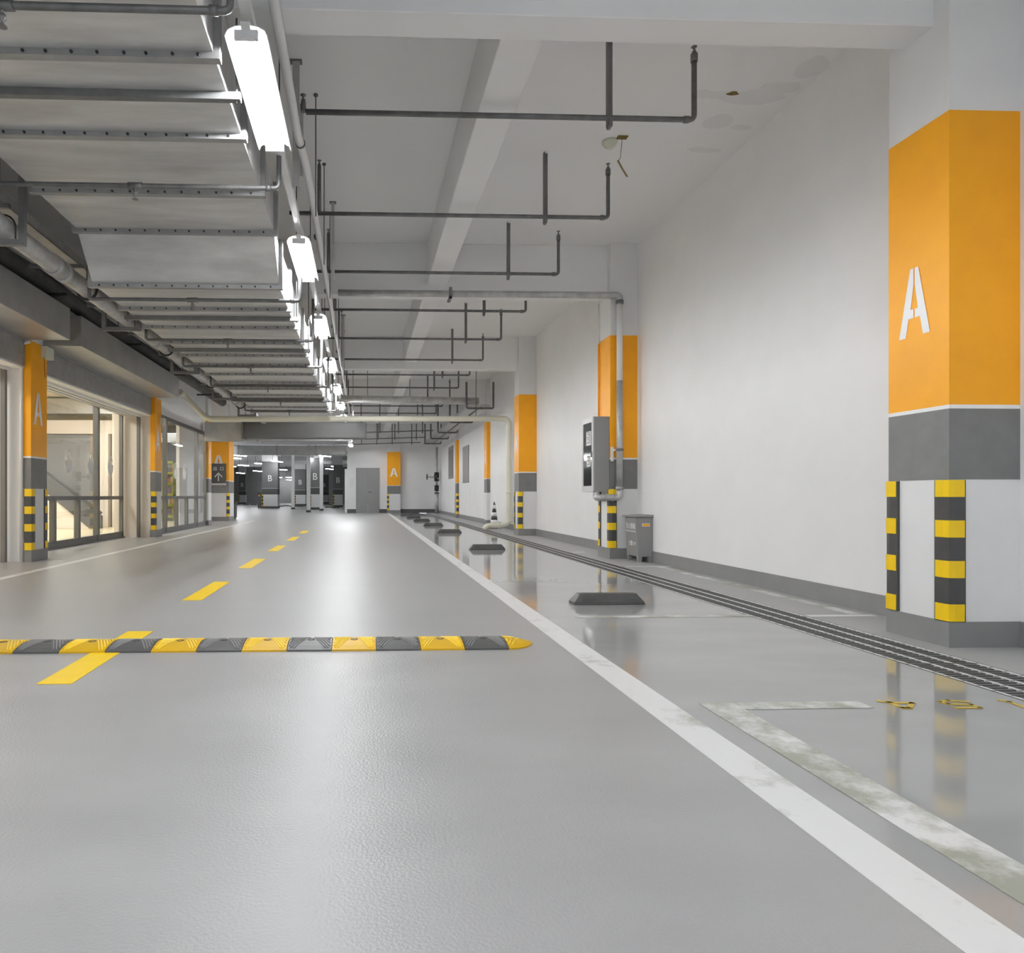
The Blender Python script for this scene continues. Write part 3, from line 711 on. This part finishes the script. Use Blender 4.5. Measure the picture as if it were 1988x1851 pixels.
# ---------------------------------------------------------------- hydrant cabinet
hc = empty('fire_hydrant_cabinet', (3.31, 9.63, .93), 'grey wall cabinet with glazed door fixed to the second right column', 'cabinet')
x0, x1, y0, y1, z0, z1 = 3.19, 3.425, 9.40, 9.88, .935, 1.987
MB().box(x0 + .02, x1, y0, y1, z0, z1).build('body', M['cabinet'], hc, bevel=.004)
b = MB(); f = .055
b.box(x0, x0 + .02, y0, y0 + f, z0, z1); b.box(x0, x0 + .02, y1 - f, y1, z0, z1); b.box(x0, x0 + .02, y0 + f, y1 - f, z0, z0 + f + .03); b.box(x0, x0 + .02, y0 + f, y1 - f, z1 - f - .02, z1)
dr = b.build('door_frame', M['cabinet_edge'], hc, bevel=.003)
MB().box(x0 + .008, x0 + .014, y0 + f, y1 - f, z0 + f + .03, z1 - f - .02).build('door_glass', M['dark_glass'], dr)
for (ya, yb, za, zb) in ((.10, .30, .66, .86), (.12, .28, .36, .52)):
    nb = MB().box(x0 + .0055, x0 + .008, y0 + ya, y0 + yb, z0 + za, z0 + zb).build('notice', M['paper'], dr)
    q = MB()
    for k in range(7): q.box(x0 + .004, x0 + .0054, y0 + ya + .02, y0 + yb - .02 - .04 * (k % 3), z0 + zb - .02 - k * (zb - za - .03) / 7, z0 + zb - .012 - k * (zb - za - .03) / 7)
    q.build('notice_lines', M['dark_print'], nb)
b = MB(); b.box(x0 - .015, x0, y0 + .03, y0 + .045, 1.42, 1.50); b.build('door_handle', M['channel'], dr)

# ---------------------------------------------------------------- extinguisher box
eb = empty('extinguisher_box', (3.71, 9.1, 0), 'tall grey metal fire extinguisher box standing on the ledge against the right wall', 'extinguisher box')
bx0, bx1, by0, by1 = 3.615, 3.80, 8.86, 9.26; zb, zt_ = .075, .60
b = MB(); b.hexa([(bx0, by0, zb), (bx1, by0, zb), (bx1, by1, zb), (bx0, by1, zb)], [(bx0 - .03, by0 + .01, zt_), (bx1, by0 + .01, zt_), (bx1, by1 - .01, zt_), (bx0 - .03, by1 - .01, zt_)])
b.build('body', M['cabinet'], eb, bevel=.003)
b = MB(); b.hexa([(bx0 - .06, by0 - .02, zt_), (bx1 + .01, by0 - .02, zt_), (bx1 + .01, by1 + .02, zt_), (bx0 - .06, by1 + .02, zt_)], [(bx0 - .06, by0 - .02, zt_ + .012), (bx1 + .01, by0 - .02, zt_ + .03), (bx1 + .01, by1 + .02, zt_ + .03), (bx0 - .06, by1 + .02, zt_ + .012)])
b.build('lid', M['cabinet'], eb, bevel=.003)
for (xa, ya) in ((bx0, by0), (bx1 - .05, by0), (bx0, by1 - .07), (bx1 - .05, by1 - .07)):
    b = MB(); b.hexa([(xa + .006, ya + .004, .003), (xa + .044, ya + .004, .003), (xa + .044, ya + .064, .003), (xa + .006, ya + .064, .003)], [(xa, ya, zb), (xa + .05, ya, zb), (xa + .05, ya + .07, zb), (xa, ya + .07, zb)]); b.build('foot', M['cabinet'], eb)
lb = MB().box(3.665, 3.765, by0 - .001, by0 + .004, .475, .515).build('orange_label', M['white_paint'], eb)
MB().box(3.672, 3.758, by0 - .003, by0 - .001, .481, .509).build('label_panel', M['orange_label'], lb)
slope = Vector((-.03, 0, zt_ - zb)).normalized()
def fpt(y, z): return Vector((bx0 - .03 * (z - zb) / (zt_ - zb) - .004, y, z))
text_on('lettering', '灭火器箱', .085, M['letter'], eb, fpt((by0 + by1) / 2, .47), (0, -1, 0), slope, .001, .95)
text_on('lettering', 'FIRE EXTINGUISHER BOX', .032, M['letter'], eb, fpt((by0 + by1) / 2, .405), (0, -1, 0), slope, .0006, .95)
text_on('lettering', '火警119', .07, M['letter'], eb, fpt((by0 + by1) / 2 - .02, .24), (0, -1, 0), slope, .001, .95)

# ---------------------------------------------------------------- left side: main pipe, trunkings, shutters
PX, PZ = -3.22 * h, h + 2.40 * h
mp_ = empty('sprinkler_main_pipe', (PX, 9, PZ), 'thick galvanised sprinkler main running along the left below the ceiling', 'pipe')
MB().tube([(PX, y, PZ) for y in (-1.5, 4, 8, 12, 16, 19.5)], .082, 20).build('pipe', M['mainpipe'], mp_)
for y in (2.1, 6.35, 6.55, 9.4, 12.3, 15.2, 18.1): MB().tube([(PX, y - .045, PZ), (PX, y + .045, PZ)], .096, 20).build('coupling', M['mainpipe'], mp_)
bn = ['nearest', 'second', 'third', 'fourth', 'fifth']
for i, y in enumerate((5.5, 8.3, 11.2, 14.2, 17.1)):
    t = empty('pipe_bracket', (PX, y, PZ - .1), bn[i] + ' steel bracket holding the thick sprinkler main on the left', 'bracket', 'steel brackets of the sprinkler main')
    b = MB(); b.box(PX - .30, PX + .16, y - .022, y + .022, PZ - .135, PZ - .09); b.build('cross_bar', M['channel'], t)
    b = MB(); b.box(PX + .115, PX + .16, y - .022, y + .022, PZ - .09, ZC); b.build('drop_channel', M['channel'], t)
    b = MB(); b.box(PX - .30, PX - .255, y - .022, y + .022, PZ - .09, ZC); b.build('drop_channel', M['channel'], t)
    pts = [(PX - .098, y - .03, PZ - .09), (PX - .098, y - .03, PZ)] + [(PX + .098 * math.cos(a), y - .03, PZ + .098 * math.sin(a)) for a in [math.pi - k * math.pi / 10 for k in range(11)]] + [(PX + .098, y - .03, PZ - .09)]
    MB().tube(pts, .007, 8).build('u_bolt', M['bolt'], t)
for i, y in enumerate((7.1, 9.9, 12.8, 15.8)):
    t = empty('pipe_clamp', (PX, y, PZ), 'dark ring clamp on the sprinkler main, ' + bn[i] + ' from the camera', 'pipe clamp', 'ring clamps on the sprinkler main')
    b = MB(); b.tube([(PX + .10 * math.cos(a), y, PZ + .10 * math.sin(a)) for a in [k * 2 * math.pi / 20 for k in range(21)]], .014, 8, False); b.build('ring', M['bolt'], t)
    MB().tube([(PX, y, PZ + .1), (PX, y, ZC)], .006, 8).build('rod', M['rod'], t)
bp_ = empty('insulated_pipe', (-4.1, 9, h + 2.72), 'black insulated pipe running above the galvanised trunking on the left', 'pipe')
MB().tube([(-4.10, y, h + 2.72 + dz) for (y, dz) in ((-1, 0), (5, 0), (7, -.02), (9, .02), (11, -.02), (13, 0), (16, .01), (20, 0))], .115, 18).build('insulation', M['black_pipe'], bp_)
for y in (6.0, 8.9, 11.8, 14.7, 17.6): MB().box(-4.26, -3.8, y - .02, y + .02, h + 2.565, h + 2.60).build('support_bar', M['bolt'], bp_)
# cable tray up between pipe and duct
ct = empty('cable_tray', (-3.5, 9, h + 2.75), 'grey cable tray high between the insulated pipe and the air duct', 'cable tray')
b = MB(); b.box(-3.70, -3.20, -1, 19.5, h + 2.60, h + 2.605); b.box(-3.70, -3.695, -1, 19.5, h + 2.60, h + 2.70); b.box(-3.205, -3.2, -1, 19.5, h + 2.60, h + 2.70); b.build('tray_body', M['flange'], ct)
for y in [4.6 + 1.6 * k for k in range(9)]: MB().box(-3.75, -3.15, y - .02, y + .02, h + 2.56, h + 2.60).build('tray_support', M['channel'], ct)
for k in range(4):
    tag(MB().tube(fillet([(-3.6 + .07 * k, -1, h + 2.63), (-3.6 + .07 * k, 19.4, h + 2.63)], .1), .022, 10).build('power_cable', M['black_pipe']), 'black cable lying in the cable tray above the left side', 'cable', 'black cables in the tray')
BX0, BX1 = -4.50, -4.45 * h
b = MB(); b.box(BX0, BX1, -1, 9.26, h + 2.36 * h, h + 2.84 * h)
tag(b.build('sheet_metal_duct', M['galv2'], bevel=.004, bseg=1), 'near shiny sheet metal box duct along the left wall, ending above the nearest left column', 'duct', 'box ducts above the shop fronts')
b = MB(); b.box(-4.49, BX1, 9.62, 14.62, h + 2.36 * h, h + 2.84 * h)
d2 = tag(b.build('sheet_metal_duct', M['galv2'], bevel=.004, bseg=1), 'second shiny sheet metal box duct above the nearer shop window', 'duct', 'box ducts above the shop fronts')
# roller shutter housings
def shutter(y0, y1, lab):
    r = empty('roller_shutter', (-4.8, (y0 + y1) / 2, h + 1.7), lab, 'roller shutter', 'roller shutters over the shop fronts')
    b = MB(); b.box(-5.09, XL + .02, y0, y1, h + 1.72, h + 2.07); b.build('housing', M['flange'], r, bevel=.01)
    b = MB()
    for k in range(3): b.box(-4.98 + .12 * k, -4.94 + .12 * k, y0, y1, h + 1.665, h + 1.72)
    b.build('guide_slot', M['white_metal'], r)
    for y in (y0 + .02, y1 - .10): MB().box(-4.78, -4.72, y, y + .06, 0.003, h + 1.70).build('guide_rail', M['frame'], r)
shutter(1.0, 9.26, 'grey roller shutter housing in front of the nearest left column')
shutter(9.74, 14.66, 'grey roller shutter housing above the nearer shop window')
MB_ = MB(); MB_.tube(fillet([(-4.55, 9.25, 0.01), (-4.55, 9.25, h + 2.02), (-4.44, 9.25, h + 2.05)], .05), .02, 10)
tag(MB_.build('conduit', M['white_metal']), 'thin white conduit up the left edge of the nearest left column', 'pipe')
for (x, y, z, lab) in ((-4.40, 9.60, h + 1.98, 'small pale box at the top of the nearest left column'), (-4.40, 15.05, h + 1.62, 'small pale box on the side of the second left column')):
    t = empty('junction_box', (x, y, z), lab, 'junction box'); MB().box(x - .035, x + .05, y - .06, y + .16, z - .08, z + .08).build('box_body', M['detector'], t, bevel=.006)
    MB().tube([(x + .01, y - .05, z - .08), (x + .02, y - .05, z - .35)], .004, 8).build('lead', M['bolt'], t)

# ---------------------------------------------------------------- shop fronts
def shopfront(n, X, y0, y1, ztop, full, low, lab):
    b = MB(); t = .035
    b.box(X - t, X + t, y0, y1, ztop - .09, ztop); b.box(X - t, X + t, y0, y1, .02, .13)
    b.box(X - t, X + t, y0, y1, h - .075, h - .005); b.box(X - t, X + t, y0, y0 + .07, .02, ztop); b.box(X - t, X + t, y1 - .07, y1, .02, ztop)
    r = st(b.build('window_%d' % n, M['frame']))
    for y in full: MB().box(X - .05, X + .05, y - .045, y + .045, .02, ztop - .02).build('mullion', M['frame'], r, bevel=.003)
    for y in low: MB().box(X - .045, X + .045, y - .04, y + .04, .1, h - .03).build('mullion', M['frame'], r, bevel=.003)
    cuts = [y0 + .07] + full + [y1 - .07]
    for a, c in zip(cuts[:-1], cuts[1:]):
        MB().box(X - .006, X + .006, a, c, h - .01, ztop - .09).build('window_pane', M['glass'], r)
    cuts = sorted([y0 + .07] + full + low + [y1 - .07])
    for a, c in zip(cuts[:-1], cuts[1:]):
        MB().box(X - .006, X + .006, a, c, .13, h - .07).build('window_pane', M['glass'], r)
    MB().box(X - .08, X + .07, y0, y1, 0, .02).build('sill', M['grey_base'], r)
    return r
W1X = -5.11
w1 = shopfront(1, W1X, 9.4, 14.62, h + 1.80, [13.25], [11.42, 12.38], '')
w2 = shopfront(2, -4.68, 15.15, 20.35, h + 1.87, [16.25, 19.25], [17.25, 18.2], '')
def decal(parent, X, y, z, s):
    """oval shop emblem: filled lower egg with a notched top inside a ring"""
    b = MB(); N_ = 28; ry, rz = .115 * s, .155 * s
    def P(a, k=1.0): return (X + .009, y + ry * k * math.cos(a), z + rz * k * math.sin(a))
    low = [P(math.pi + k * math.pi / 14) for k in range(15)]
    zig = [(X + .009, y + ry * .95, z + rz * .1), (X + .009, y + ry * .45, z + rz * .15), (X + .009, y + ry * .25, z + rz * .75), (X + .009, y + ry * 0, z + rz * .2), (X + .009, y - ry * .35, z + rz * .55), (X + .009, y - ry * .6, z + rz * .05)]
    b.poly(low + zig)
    for k in range(14):
        a0 = k * math.pi / 14; a1 = (k + 1) * math.pi / 14
        b.poly([P(a0), P(a1), P(a1, .88), P(a0, .88)])
    b.build('oval_emblem', M['letter'], parent)
for y in (10.95, 12.0, 12.95, 13.95): decal(w1, W1X, y, h + .60, 1.3)
for y in (15.7, 17.15, 18.0): decal(w2, -4.68, y, h + .62, 1.3)

# shop interior
YSH = 27.0
m = MB(); m.box(-12, W1X - .04, 5, 20.6, .002, .006); m.box(-12, -5.5, 20.6, YSH, .002, .006); st(m.build('floor_shop', M['shop_floor']))
m = MB(); m.box(-12.1, -12, 5, YSH, 0, ZC); st(m.build('wall_shop_back', M['beige']))
m = MB(); m.box(-12, XL - 1.5, 4.9, 5, 0, ZC); st(m.build('wall_shop_near', M['beige']))
m = MB(); m.box(-12, XL - .22, 5, 20.9, h + 2.75, h + 2.85); m.box(-12, -5.45, 20.9, YSH, h + 2.75, h + 2.85); st(m.build('ceiling_shop', M['beige']))
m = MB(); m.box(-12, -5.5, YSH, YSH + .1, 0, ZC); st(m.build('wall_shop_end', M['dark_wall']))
m = MB(); m.box(-5.6, -5.5, 20.6, YSH, 0, ZC); st(m.build('wall_shop_side', M['wall']))
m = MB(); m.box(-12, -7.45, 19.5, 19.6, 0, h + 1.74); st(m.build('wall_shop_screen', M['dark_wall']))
m = MB(); m.box(-12, -6.6, 19.42, 19.7, h + 1.74, h + 2.12); st(m.build('trim_2', M['beige']))
m = MB(); m.box(-12, -6.6, 19.2, 19.7, h + 2.28, h + 2.70); st(m.build('trim_3', M['galv2']))
m = MB(); m.box(-7.45, -7.12, 19.3, 19.62, 0, h + 1.74); m.box(-6.98, -6.75, 19.2, 19.6, 0, h + 2.3); st(m.build('trim_4', M['beige'], bevel=.01))
m = MB(); m.box(-7.12, -7.02, 19.5, 19.6, 0, h + 1.74); st(m.build('trim_5', M['b_dark']))
esc = empty('escalator', (-8, 18.2, 0), 'dark sloping escalator side behind the nearer shop window', 'escalator')
b = MB(); b.prism([(-9.4, 18.2, h + 1.45), (-9.4, 18.2, h + 1.0), (-7.2, 18.2, .02), (-6.9, 18.2, .02), (-6.9, 18.2, .35)], (0, .12, 0)); b.build('balustrade', M['b_dark'], esc)
b = MB(); b.prism([(-9.4, 18.22, h + 1.0), (-7.2, 18.22, .012), (-9.4, 18.22, .012)], (0, .1, 0)); b.build('side_cladding', M['beige'], esc)
MB().tube([(-9.4, 18.24, h + 1.55), (-6.9, 18.24, .42)], .035, 10).build('handrail', M['black_pipe'], esc)
wc = empty('column_in_shop', (-6.4, 24, 0), 'pale column seen through the farther shop window', 'column')
MB().box(-6.62, -6.3, 24.4, 24.8, 0.007, h + 2.74).build('shaft', M['column'], wc); MB().box(-6.64, -6.28, 24.38, 24.82, 0.007, .2).build('skirting', M['b_dark'], wc)
ad = empty('air_curtain', (-6.9, 22.0, h + 2.0), 'grey air unit hanging high behind the farther shop window', 'air unit')
MB().box(-7.0, -5.9, 22.6, 23.0, h + 1.75, h + 2.05).build('unit_body', M['galv2'], ad, bevel=.01)
for x in (-6.8, -6.1): MB().tube([(x, 22.8, h + 2.05), (x, 22.8, h + 2.749)], .01, 6).build('hanger_rod', M['rod'], ad)
sh = empty('display_shelf', (-6.9, 24.4, 0), 'yellow shelf stacked with packets behind the farther shop window', 'shelf')
b = MB(); b.box(-7.10, -7.08, 24.2, 24.6, 0.007, 2.1); b.box(-6.70, -6.68, 24.2, 24.6, .007, 2.1); b.box(-7.1, -6.68, 24.58, 24.6, .007, 2.1)
for k in range(6): b.box(-7.08, -6.68, 24.2, 24.6, .12 + .38 * k, .20 + .38 * k)
b.build('shelf_frame', mat('yellow_green_shelf', srgb(214, 214, 30), .5), sh)
pk = [mat('packet_%d' % i, c, .5) for i, c in enumerate((srgb(150, 150, 150), srgb(210, 130, 40), srgb(160, 120, 140), srgb(200, 200, 190)))]
for k in range(6):
    if k == 5: break
    for q in range(4):
        x = -7.07 + .095 * q; b = MB(); b.box(x, x + .085, 24.24, 24.5, .2025 + .38 * k, .202 + .38 * k + random.uniform(.18, .26))
        tag(b.build('packet', pk[(k * 3 + q * 2) % 4], bevel=.01), 'small boxed packet standing on the yellow shop shelf', 'packet', 'packets on the yellow shop shelf')
for i, (x, y, a) in enumerate(((-6.6, 7.5, 0), (-6.9, 10.3, 0), (-6.6, 13.0, 0), (-9.0, 14.5, 0), (-7.6, 16.8, 0), (-6.2, 17.2, 0), (-6.6, 22.0, 0))):
    t = empty('ceiling_panel_light', (x, y, h + 2.73), ['warm ceiling panel light inside the nearer shop', 'warm ceiling panel light inside the farther shop'][i > 4], 'ceiling light', ['panel lights in the nearer shop', 'panel lights in the farther shop'][i > 4])
    MB().box(x - .35, x + .35, y - .65, y + .65, h + 2.72, h + 2.748).build('light_frame', M['white_metal'], t)
    MB().box(x - .3, x + .3, y - .6, y + .6, h + 2.71, h + 2.719).build('light_diffuser', M['shop_light'], t)

# ---------------------------------------------------------------- cream pipe, cone, valves
cp = empty('drain_downpipe', (3.7, 17.3, 0), 'cream plastic pipe crossing the hall and bending down beside the third column', 'pipe')
MB().tube(fillet([(-4.5, 16.9, h + 2.55), (-4.45, 17.1, h + 2.5), (-3.95, 17.3, h + 1.93), (3.70, 17.3, h + 1.97), (3.70, 17.3, .20), (3.55, 17.25, .12), (3.12, 17.2, .12), (3.06, 17.2, .02)], .16, 7), .072, 18).build('pipe', M['cream_pipe'], cp)
for (p, q) in (((3.70, 17.3, .95), (3.70, 17.3, 1.0)), ((3.70, 17.3, .20), (3.70, 17.3, .25)), ((3.40, 17.23, .12), (3.45, 17.24, .12))): MB().tube([p, q], .082, 18).build('pipe_socket', M['cream_pipe'], cp)
for (x, zt2) in ((2.86, ZC), (-2.85, h + 2.6)): MB().tube([(x, 17.3, h + 1.98), (x, 17.3, zt2)], .008, 8).build('hanger_rod', M['rod'], cp)
cone = empty('traffic_cone', (3.48, 18.1, 0), 'small black and white striped traffic cone behind the cream pipe bend', 'traffic cone')
MB().box(3.33, 3.63, 17.95, 18.25, .003, .03).build('base', M['rubber'], cone, bevel=.008)
prev = None; zs = [.03, .14, .24, .34, .44, .54, .64]
for k in range(6):
    r_ = lambda z: .125 - .145 * z
    b = MB(); b.lathe((3.48, 18.1, zs[k]), [(r_(zs[k]), 0), (r_(zs[k + 1]), zs[k + 1] - zs[k])], 18)
    b.build('stripe', M['white_paint'] if k % 2 else M['guard'], cone)
MB().lathe((3.48, 18.1, .64), [(.035, 0), (.028, .03), (.012, .04), (.012, .08)], 12).build('tip', M['guard'], cone)
va = empty('alarm_valve', (3.62, 33.6, 0), 'tall riser pipe with valves and handwheel in the far right corner', 'valve')
MB().tube([(3.6, 33.6, 0.003), (3.6, 33.6, 1.05)], .095, 16).build('lower_riser', M['mainpipe'], va)
MB().tube([(3.6, 33.6, 1.0), (3.6, 33.6, h + 2.4)], .06, 16).build('upper_riser', M['mainpipe'], va)
b = MB()
for z in (1.0, 1.12, 1.35, 1.6, 2.0): b.lathe((3.6, 33.6, z), [(.13, 0), (.13, .04)], 16)
b.lathe((3.6, 33.6, 1.15), [(.09, 0), (.12, .1), (.09, .2)], 16); b.lathe((3.6, 33.6, 1.62), [(.10, 0), (.14, .15), (.14, .3), (.09, .38)], 16); b.build('valve_body', M['bolt'], va)
MB().tube([(3.6, 33.6, 1.8), (3.15, 33.6, 1.82)], .045, 12).build('side_branch', M['mainpipe'], va)
b = MB(); b.tube([(3.12, 33.6 + .14 * math.cos(a), 1.82 + .14 * math.sin(a)) for a in [k * math.pi / 9 for k in range(19)]], .018, 8, False); b.tube([(3.12, 33.46, 1.82), (3.12, 33.74, 1.82)], .014, 8); b.tube([(3.12, 33.6, 1.68), (3.12, 33.6, 1.96)], .014, 8)
b.build('handwheel', M['bolt'], va)
MB().tube(fillet([(3.6, 33.6, 1.7), (3.72, 33.3, 1.75), (3.72, 33.3, 2.1)], .05), .035, 12).build('bypass_pipe', M['mainpipe'], va)

# cable tray with U frames along the far right wall
ft = empty('cable_tray', (3.0, 22, h + 2.4), 'galvanised cable tray along the far right wall above the small wall panels', 'cable tray')
b = MB(); b.box(2.72, 3.0, 17.7, 31, h + 2.32, h + 2.40); b.box(3.08, 3.30, 17.7, 31, h + 2.32, h + 2.38); b.build('tray_body', M['galv2'], ft)
for i, y in enumerate((17.6, 21.0, 24.4, 27.0, 29.6)):
    MB().tube(fillet([(2.66, y, ZC if i else h + 2.95), (2.66, y, h + 2.27), (3.36, y, h + 2.27), (3.36, y, ZC if i else h + 2.95)], .05), .028, 8).build('u_frame', M['pipe'], ft)
xp = empty('ceiling_cross_pipe', (1, 17.75, h + 2.5), 'thick grey pipe crossing the ceiling to the far cable tray', 'pipe')
MB().tube([(-.6, 17.75, h + 2.52), (3.0, 17.75, h + 2.48)], .09, 16).build('pipe', M['mainpipe'], xp)
for x in (.1, 1.2): MB().tube([(x, 17.75, h + 2.5), (x, 17.75, ZC)], .008, 8).build('hanger_rod', M['rod'], xp)
for i, y in enumerate((25.5, 28.5, 31.2)):
    t = empty('sprinkler_pipe', (1, y, h + 2.45), 'thin low pipe with hangers near the end wall, ' + bn[i] + ' of three', 'pipe', 'low pipes near the end wall')
    MB().tube([(-.6, y, h + 2.35), (2.6, y, h + 2.45)], .02, 10).build('pipe', M['pipe'], t)
    for x in (-.1, .6, 1.3, 2.2): MB().box(x - .02, x + .02, y - .02, y + .02, h + 2.34, ZC).build('hanger', M['pipe'], t)

# wall panels on the right wall
t = empty('wall_panel', (XW, 25.0, h + .9), 'grey flat panel on the right wall between the two slim orange columns', 'wall panel')
MB().box(XW - .03, XW - .001, 24.6, 26.0, h + .48, h + 1.85).build('panel_board', M['cabinet'], t, bevel=.004)
t = empty('notice_board', (XW, 29.6, h + 1.2), 'tall narrow framed notice on the right wall beyond the farthest slim column', 'notice board')
b = MB(); b.box(XW - .03, XW - .001, 28.9, 30.4, h + .75, h + 2.15); b.build('board_frame', M['cabinet'], t); MB().box(XW - .035, XW - .031, 29.0, 30.3, h + .85, h + 2.0).build('board_face', M['grey_band'], t)
t = empty('notice_paper', (-.62, YF, 1.5), 'small pale notice on the end wall left of the grey door', 'notice')
MB().box(-.72, -.52, YF - .006, YF - .001, 1.35, 1.75).build('sheet', M['paper'], t)

# ---------------------------------------------------------------- transverse roller housing and far duct
rh = empty('fire_shutter_housing', (-1.7, 19.8, h + 1.66), 'long dark grey shutter housing spanning the lane below the last tube lights', 'shutter housing')
MB().box(-3.44, .07, 19.7, 20.2, h + 1.66, h + 2.12).build('housing', M['blackout'], rh, bevel=.02)
MB().box(-4.58, -3.445, 19.8, 20.15, h + 1.58, h + 2.12).build('side_panel', M['galv2'], rh)
MB().box(-3.5, -3.44, 19.68, 20.2, h + 1.64, h + 2.14).build('end_trim', M['frame'], rh)
MB().lathe((-4.15, 19.78, h + 1.72), [(.06, 0), (.06, .03)], 14, 'y').build('round_knob', M['galv2'], rh)
fd = empty('ventilation_duct', (-5, 36, h + 2.1), 'wide galvanised duct crossing the far hall under the beams', 'duct')
MB().box(-10, -.95, 35.6, 36.2, h + 2.15, h + 2.6).build('duct_body', M['galv2'], fd)
for x in (-8.5, -6.5, -4.5, -2.5): MB().box(x - .03, x + .03, 35.55, 36.25, h + 2.12, h + 2.63).build('duct_flange', M['flange'], fd)
fd = empty('ventilation_duct', (-5, 23, h + 1.9), 'galvanised duct crossing just behind the dark shutter housing', 'duct')
MB().box(-4.5, -.4, 22.5, 23.1, h + 1.82, h + 2.15).build('duct_body', M['galv2'], fd)
for x in (-3.5, -2.2, -1.0): MB().box(x - .02, x + .02, 22.46, 23.14, h + 1.79, h + 2.18).build('duct_flange', M['flange'], fd)

# exit sign on the wide left column
sg = empty('exit_sign', (-5.05, 23.95, h + .75), 'dark exit sign with white arrow and two characters on the wide left column', 'sign')
sx0 = W(413, 902, 1.1).x - .03
def sgp(px): return (px - 706.2) / F * 23.98
A_, B_ = sgp(413), sgp(441.5); z_ = lambda py: h + (963 - py) / F * 24.2
MB().box(A_, B_, 23.93, 23.98, z_(937.5), z_(901.5)).build('sign_board', M['sign'], sg, bevel=.01)
MB().box(A_, B_, 23.94, 23.98, z_(943), z_(939)).build('lower_bar', M['galv2'], sg)
cx = (A_ + B_) / 2; b = MB(); y = 23.925
def R(x0, x1, z0, z1): b.box(x0, x1, y - .002, y + .004, z0, z1)
# 出
o = cx - .115; zc = z_(911); s = .06; t_ = .008
R(o - t_, o + t_, zc - s, zc + s + .01); R(o - s, o + s, zc - s - t_, zc - s + t_); R(o - s * .8, o + s * .8, zc - t_, zc + t_)
for sx in (-1, 1): R(o + sx * s - t_, o + sx * s + t_, zc - s, zc - .01); R(o + sx * s * .8 - t_, o + sx * s * .8 + t_, zc, zc + s)
# 口
o = cx + .115
for sx in (-1, 1): R(o + sx * s * .85 - t_, o + sx * s * .85 + t_, zc - s, zc + s * .7); 
R(o - s * .85, o + s * .85, zc - s * .8 - t_, zc - s * .8 + t_); R(o - s * .85, o + s * .85, zc + s * .7 - t_, zc + s * .7 + t_)
R(cx - .018, cx + .018, z_(935), z_(923)); ap = z_(918.5)
for sx in (-1, 1):
    b.prism([(cx, y - .002, ap), (cx + sx * .13, y - .002, ap - .13), (cx + sx * .13, y - .002, ap - .18), (cx + sx * .0, y - .002, ap - .055)], (0, .006, 0))
b.build('sign_print', M['sign_print'], sg)

# dark bin boxes beside the wide left column and in the far hall
for (px, py, hh, lab) in ((450, 1008, .62, 'dark extinguisher box right of the wide left column'), (503, 988, 1.1, 'dark cabinet at the foot of the leftmost broad far hall column')):
    q = at_floor(px, py); t = empty('extinguisher_box', (q.x, q.y, 0), lab, 'box')
    MB().box(q.x - .09, q.x + .13, q.y, q.y + .35, .05, hh).build('body', M['b_dark'], t, bevel=.01)
    MB().box(q.x - .12, q.x + .16, q.y - .03, q.y + .38, hh, hh + .03).build('lid', M['b_dark'], t)
    MB().box(q.x - .05, q.x + .07, q.y - .006, q.y, hh * .78, hh * .85).build('label_panel', M['orange_label'], t)
    for x in (q.x - .07, q.x + .09): MB().box(x - .02, x + .02, q.y + .02, q.y + .30, 0.002, .05).build('foot', M['b_dark'], t)

# ---------------------------------------------------------------- ceiling details
q = W(1184, 280, 4 * h - .03)
sd = empty('smoke_detector', (q.x, q.y, ZC), 'round white smoke detector on the ceiling beside the hanging wire', 'smoke detector')
MB().lathe((q.x, q.y, ZC), [(.075, 0), (.075, -.02), (.06, -.03), (.058, -.05), (.03, -.055), (.028, -.075)], 24).build('detector_body', M['detector'], sd)
a = W(1208, 266, 4 * h); e = W(1206, 310, 3.75 * h)
wr = empty('hanging_wire', (a.x, a.y, ZC), 'loose wire dangling from a small plate on the ceiling', 'wire')
MB().box(a.x - .05, a.x + .05, a.y - .03, a.y + .03, ZC - .01, ZC).build('plate', M['brown'], wr)
yy = a.y
MB().tube([(a.x, yy, ZC), (a.x - .01, yy, ZC - .12), (a.x - .02, yy, ZC - .21), (a.x - .04, yy, ZC - .235)], .003, 6).build('lead', M['pipe'], wr)
MB().tube([(a.x - .045, yy, ZC - .23), (a.x - .0, yy, ZC - .31), (a.x + .05, yy, ZC - .39)], .008, 6).build('dangling_end', mat('brown_tape', srgb(150, 128, 84), .7), wr)
q = W(1423, 181, 4 * h)
m = MB(); pts = [(q.x + .05 * math.cos(a_) * (1 + .3 * math.sin(3 * a_)), q.y + .03 * math.sin(a_), ZC - .003) for a_ in [k * math.pi / 8 for k in range(16)]]
m.prism(pts, (0, 0, .002)); tag(m.build('rust_stain', M['brown']), 'small brown stain spot on the ceiling near the right wall', 'stain')
q = W(1041, 3, 3.25 * h)
t = empty('junction_box', (1.18, 3.9, h + 3.4 * h), 'white flat box on the front of the nearest beam at the top edge', 'junction box')
MB().box(.82, 1.06, 3.90, 3.94, h + 2.865 + .02, h + 3.0).build('box_body', M['white_metal'], t, bevel=.006)
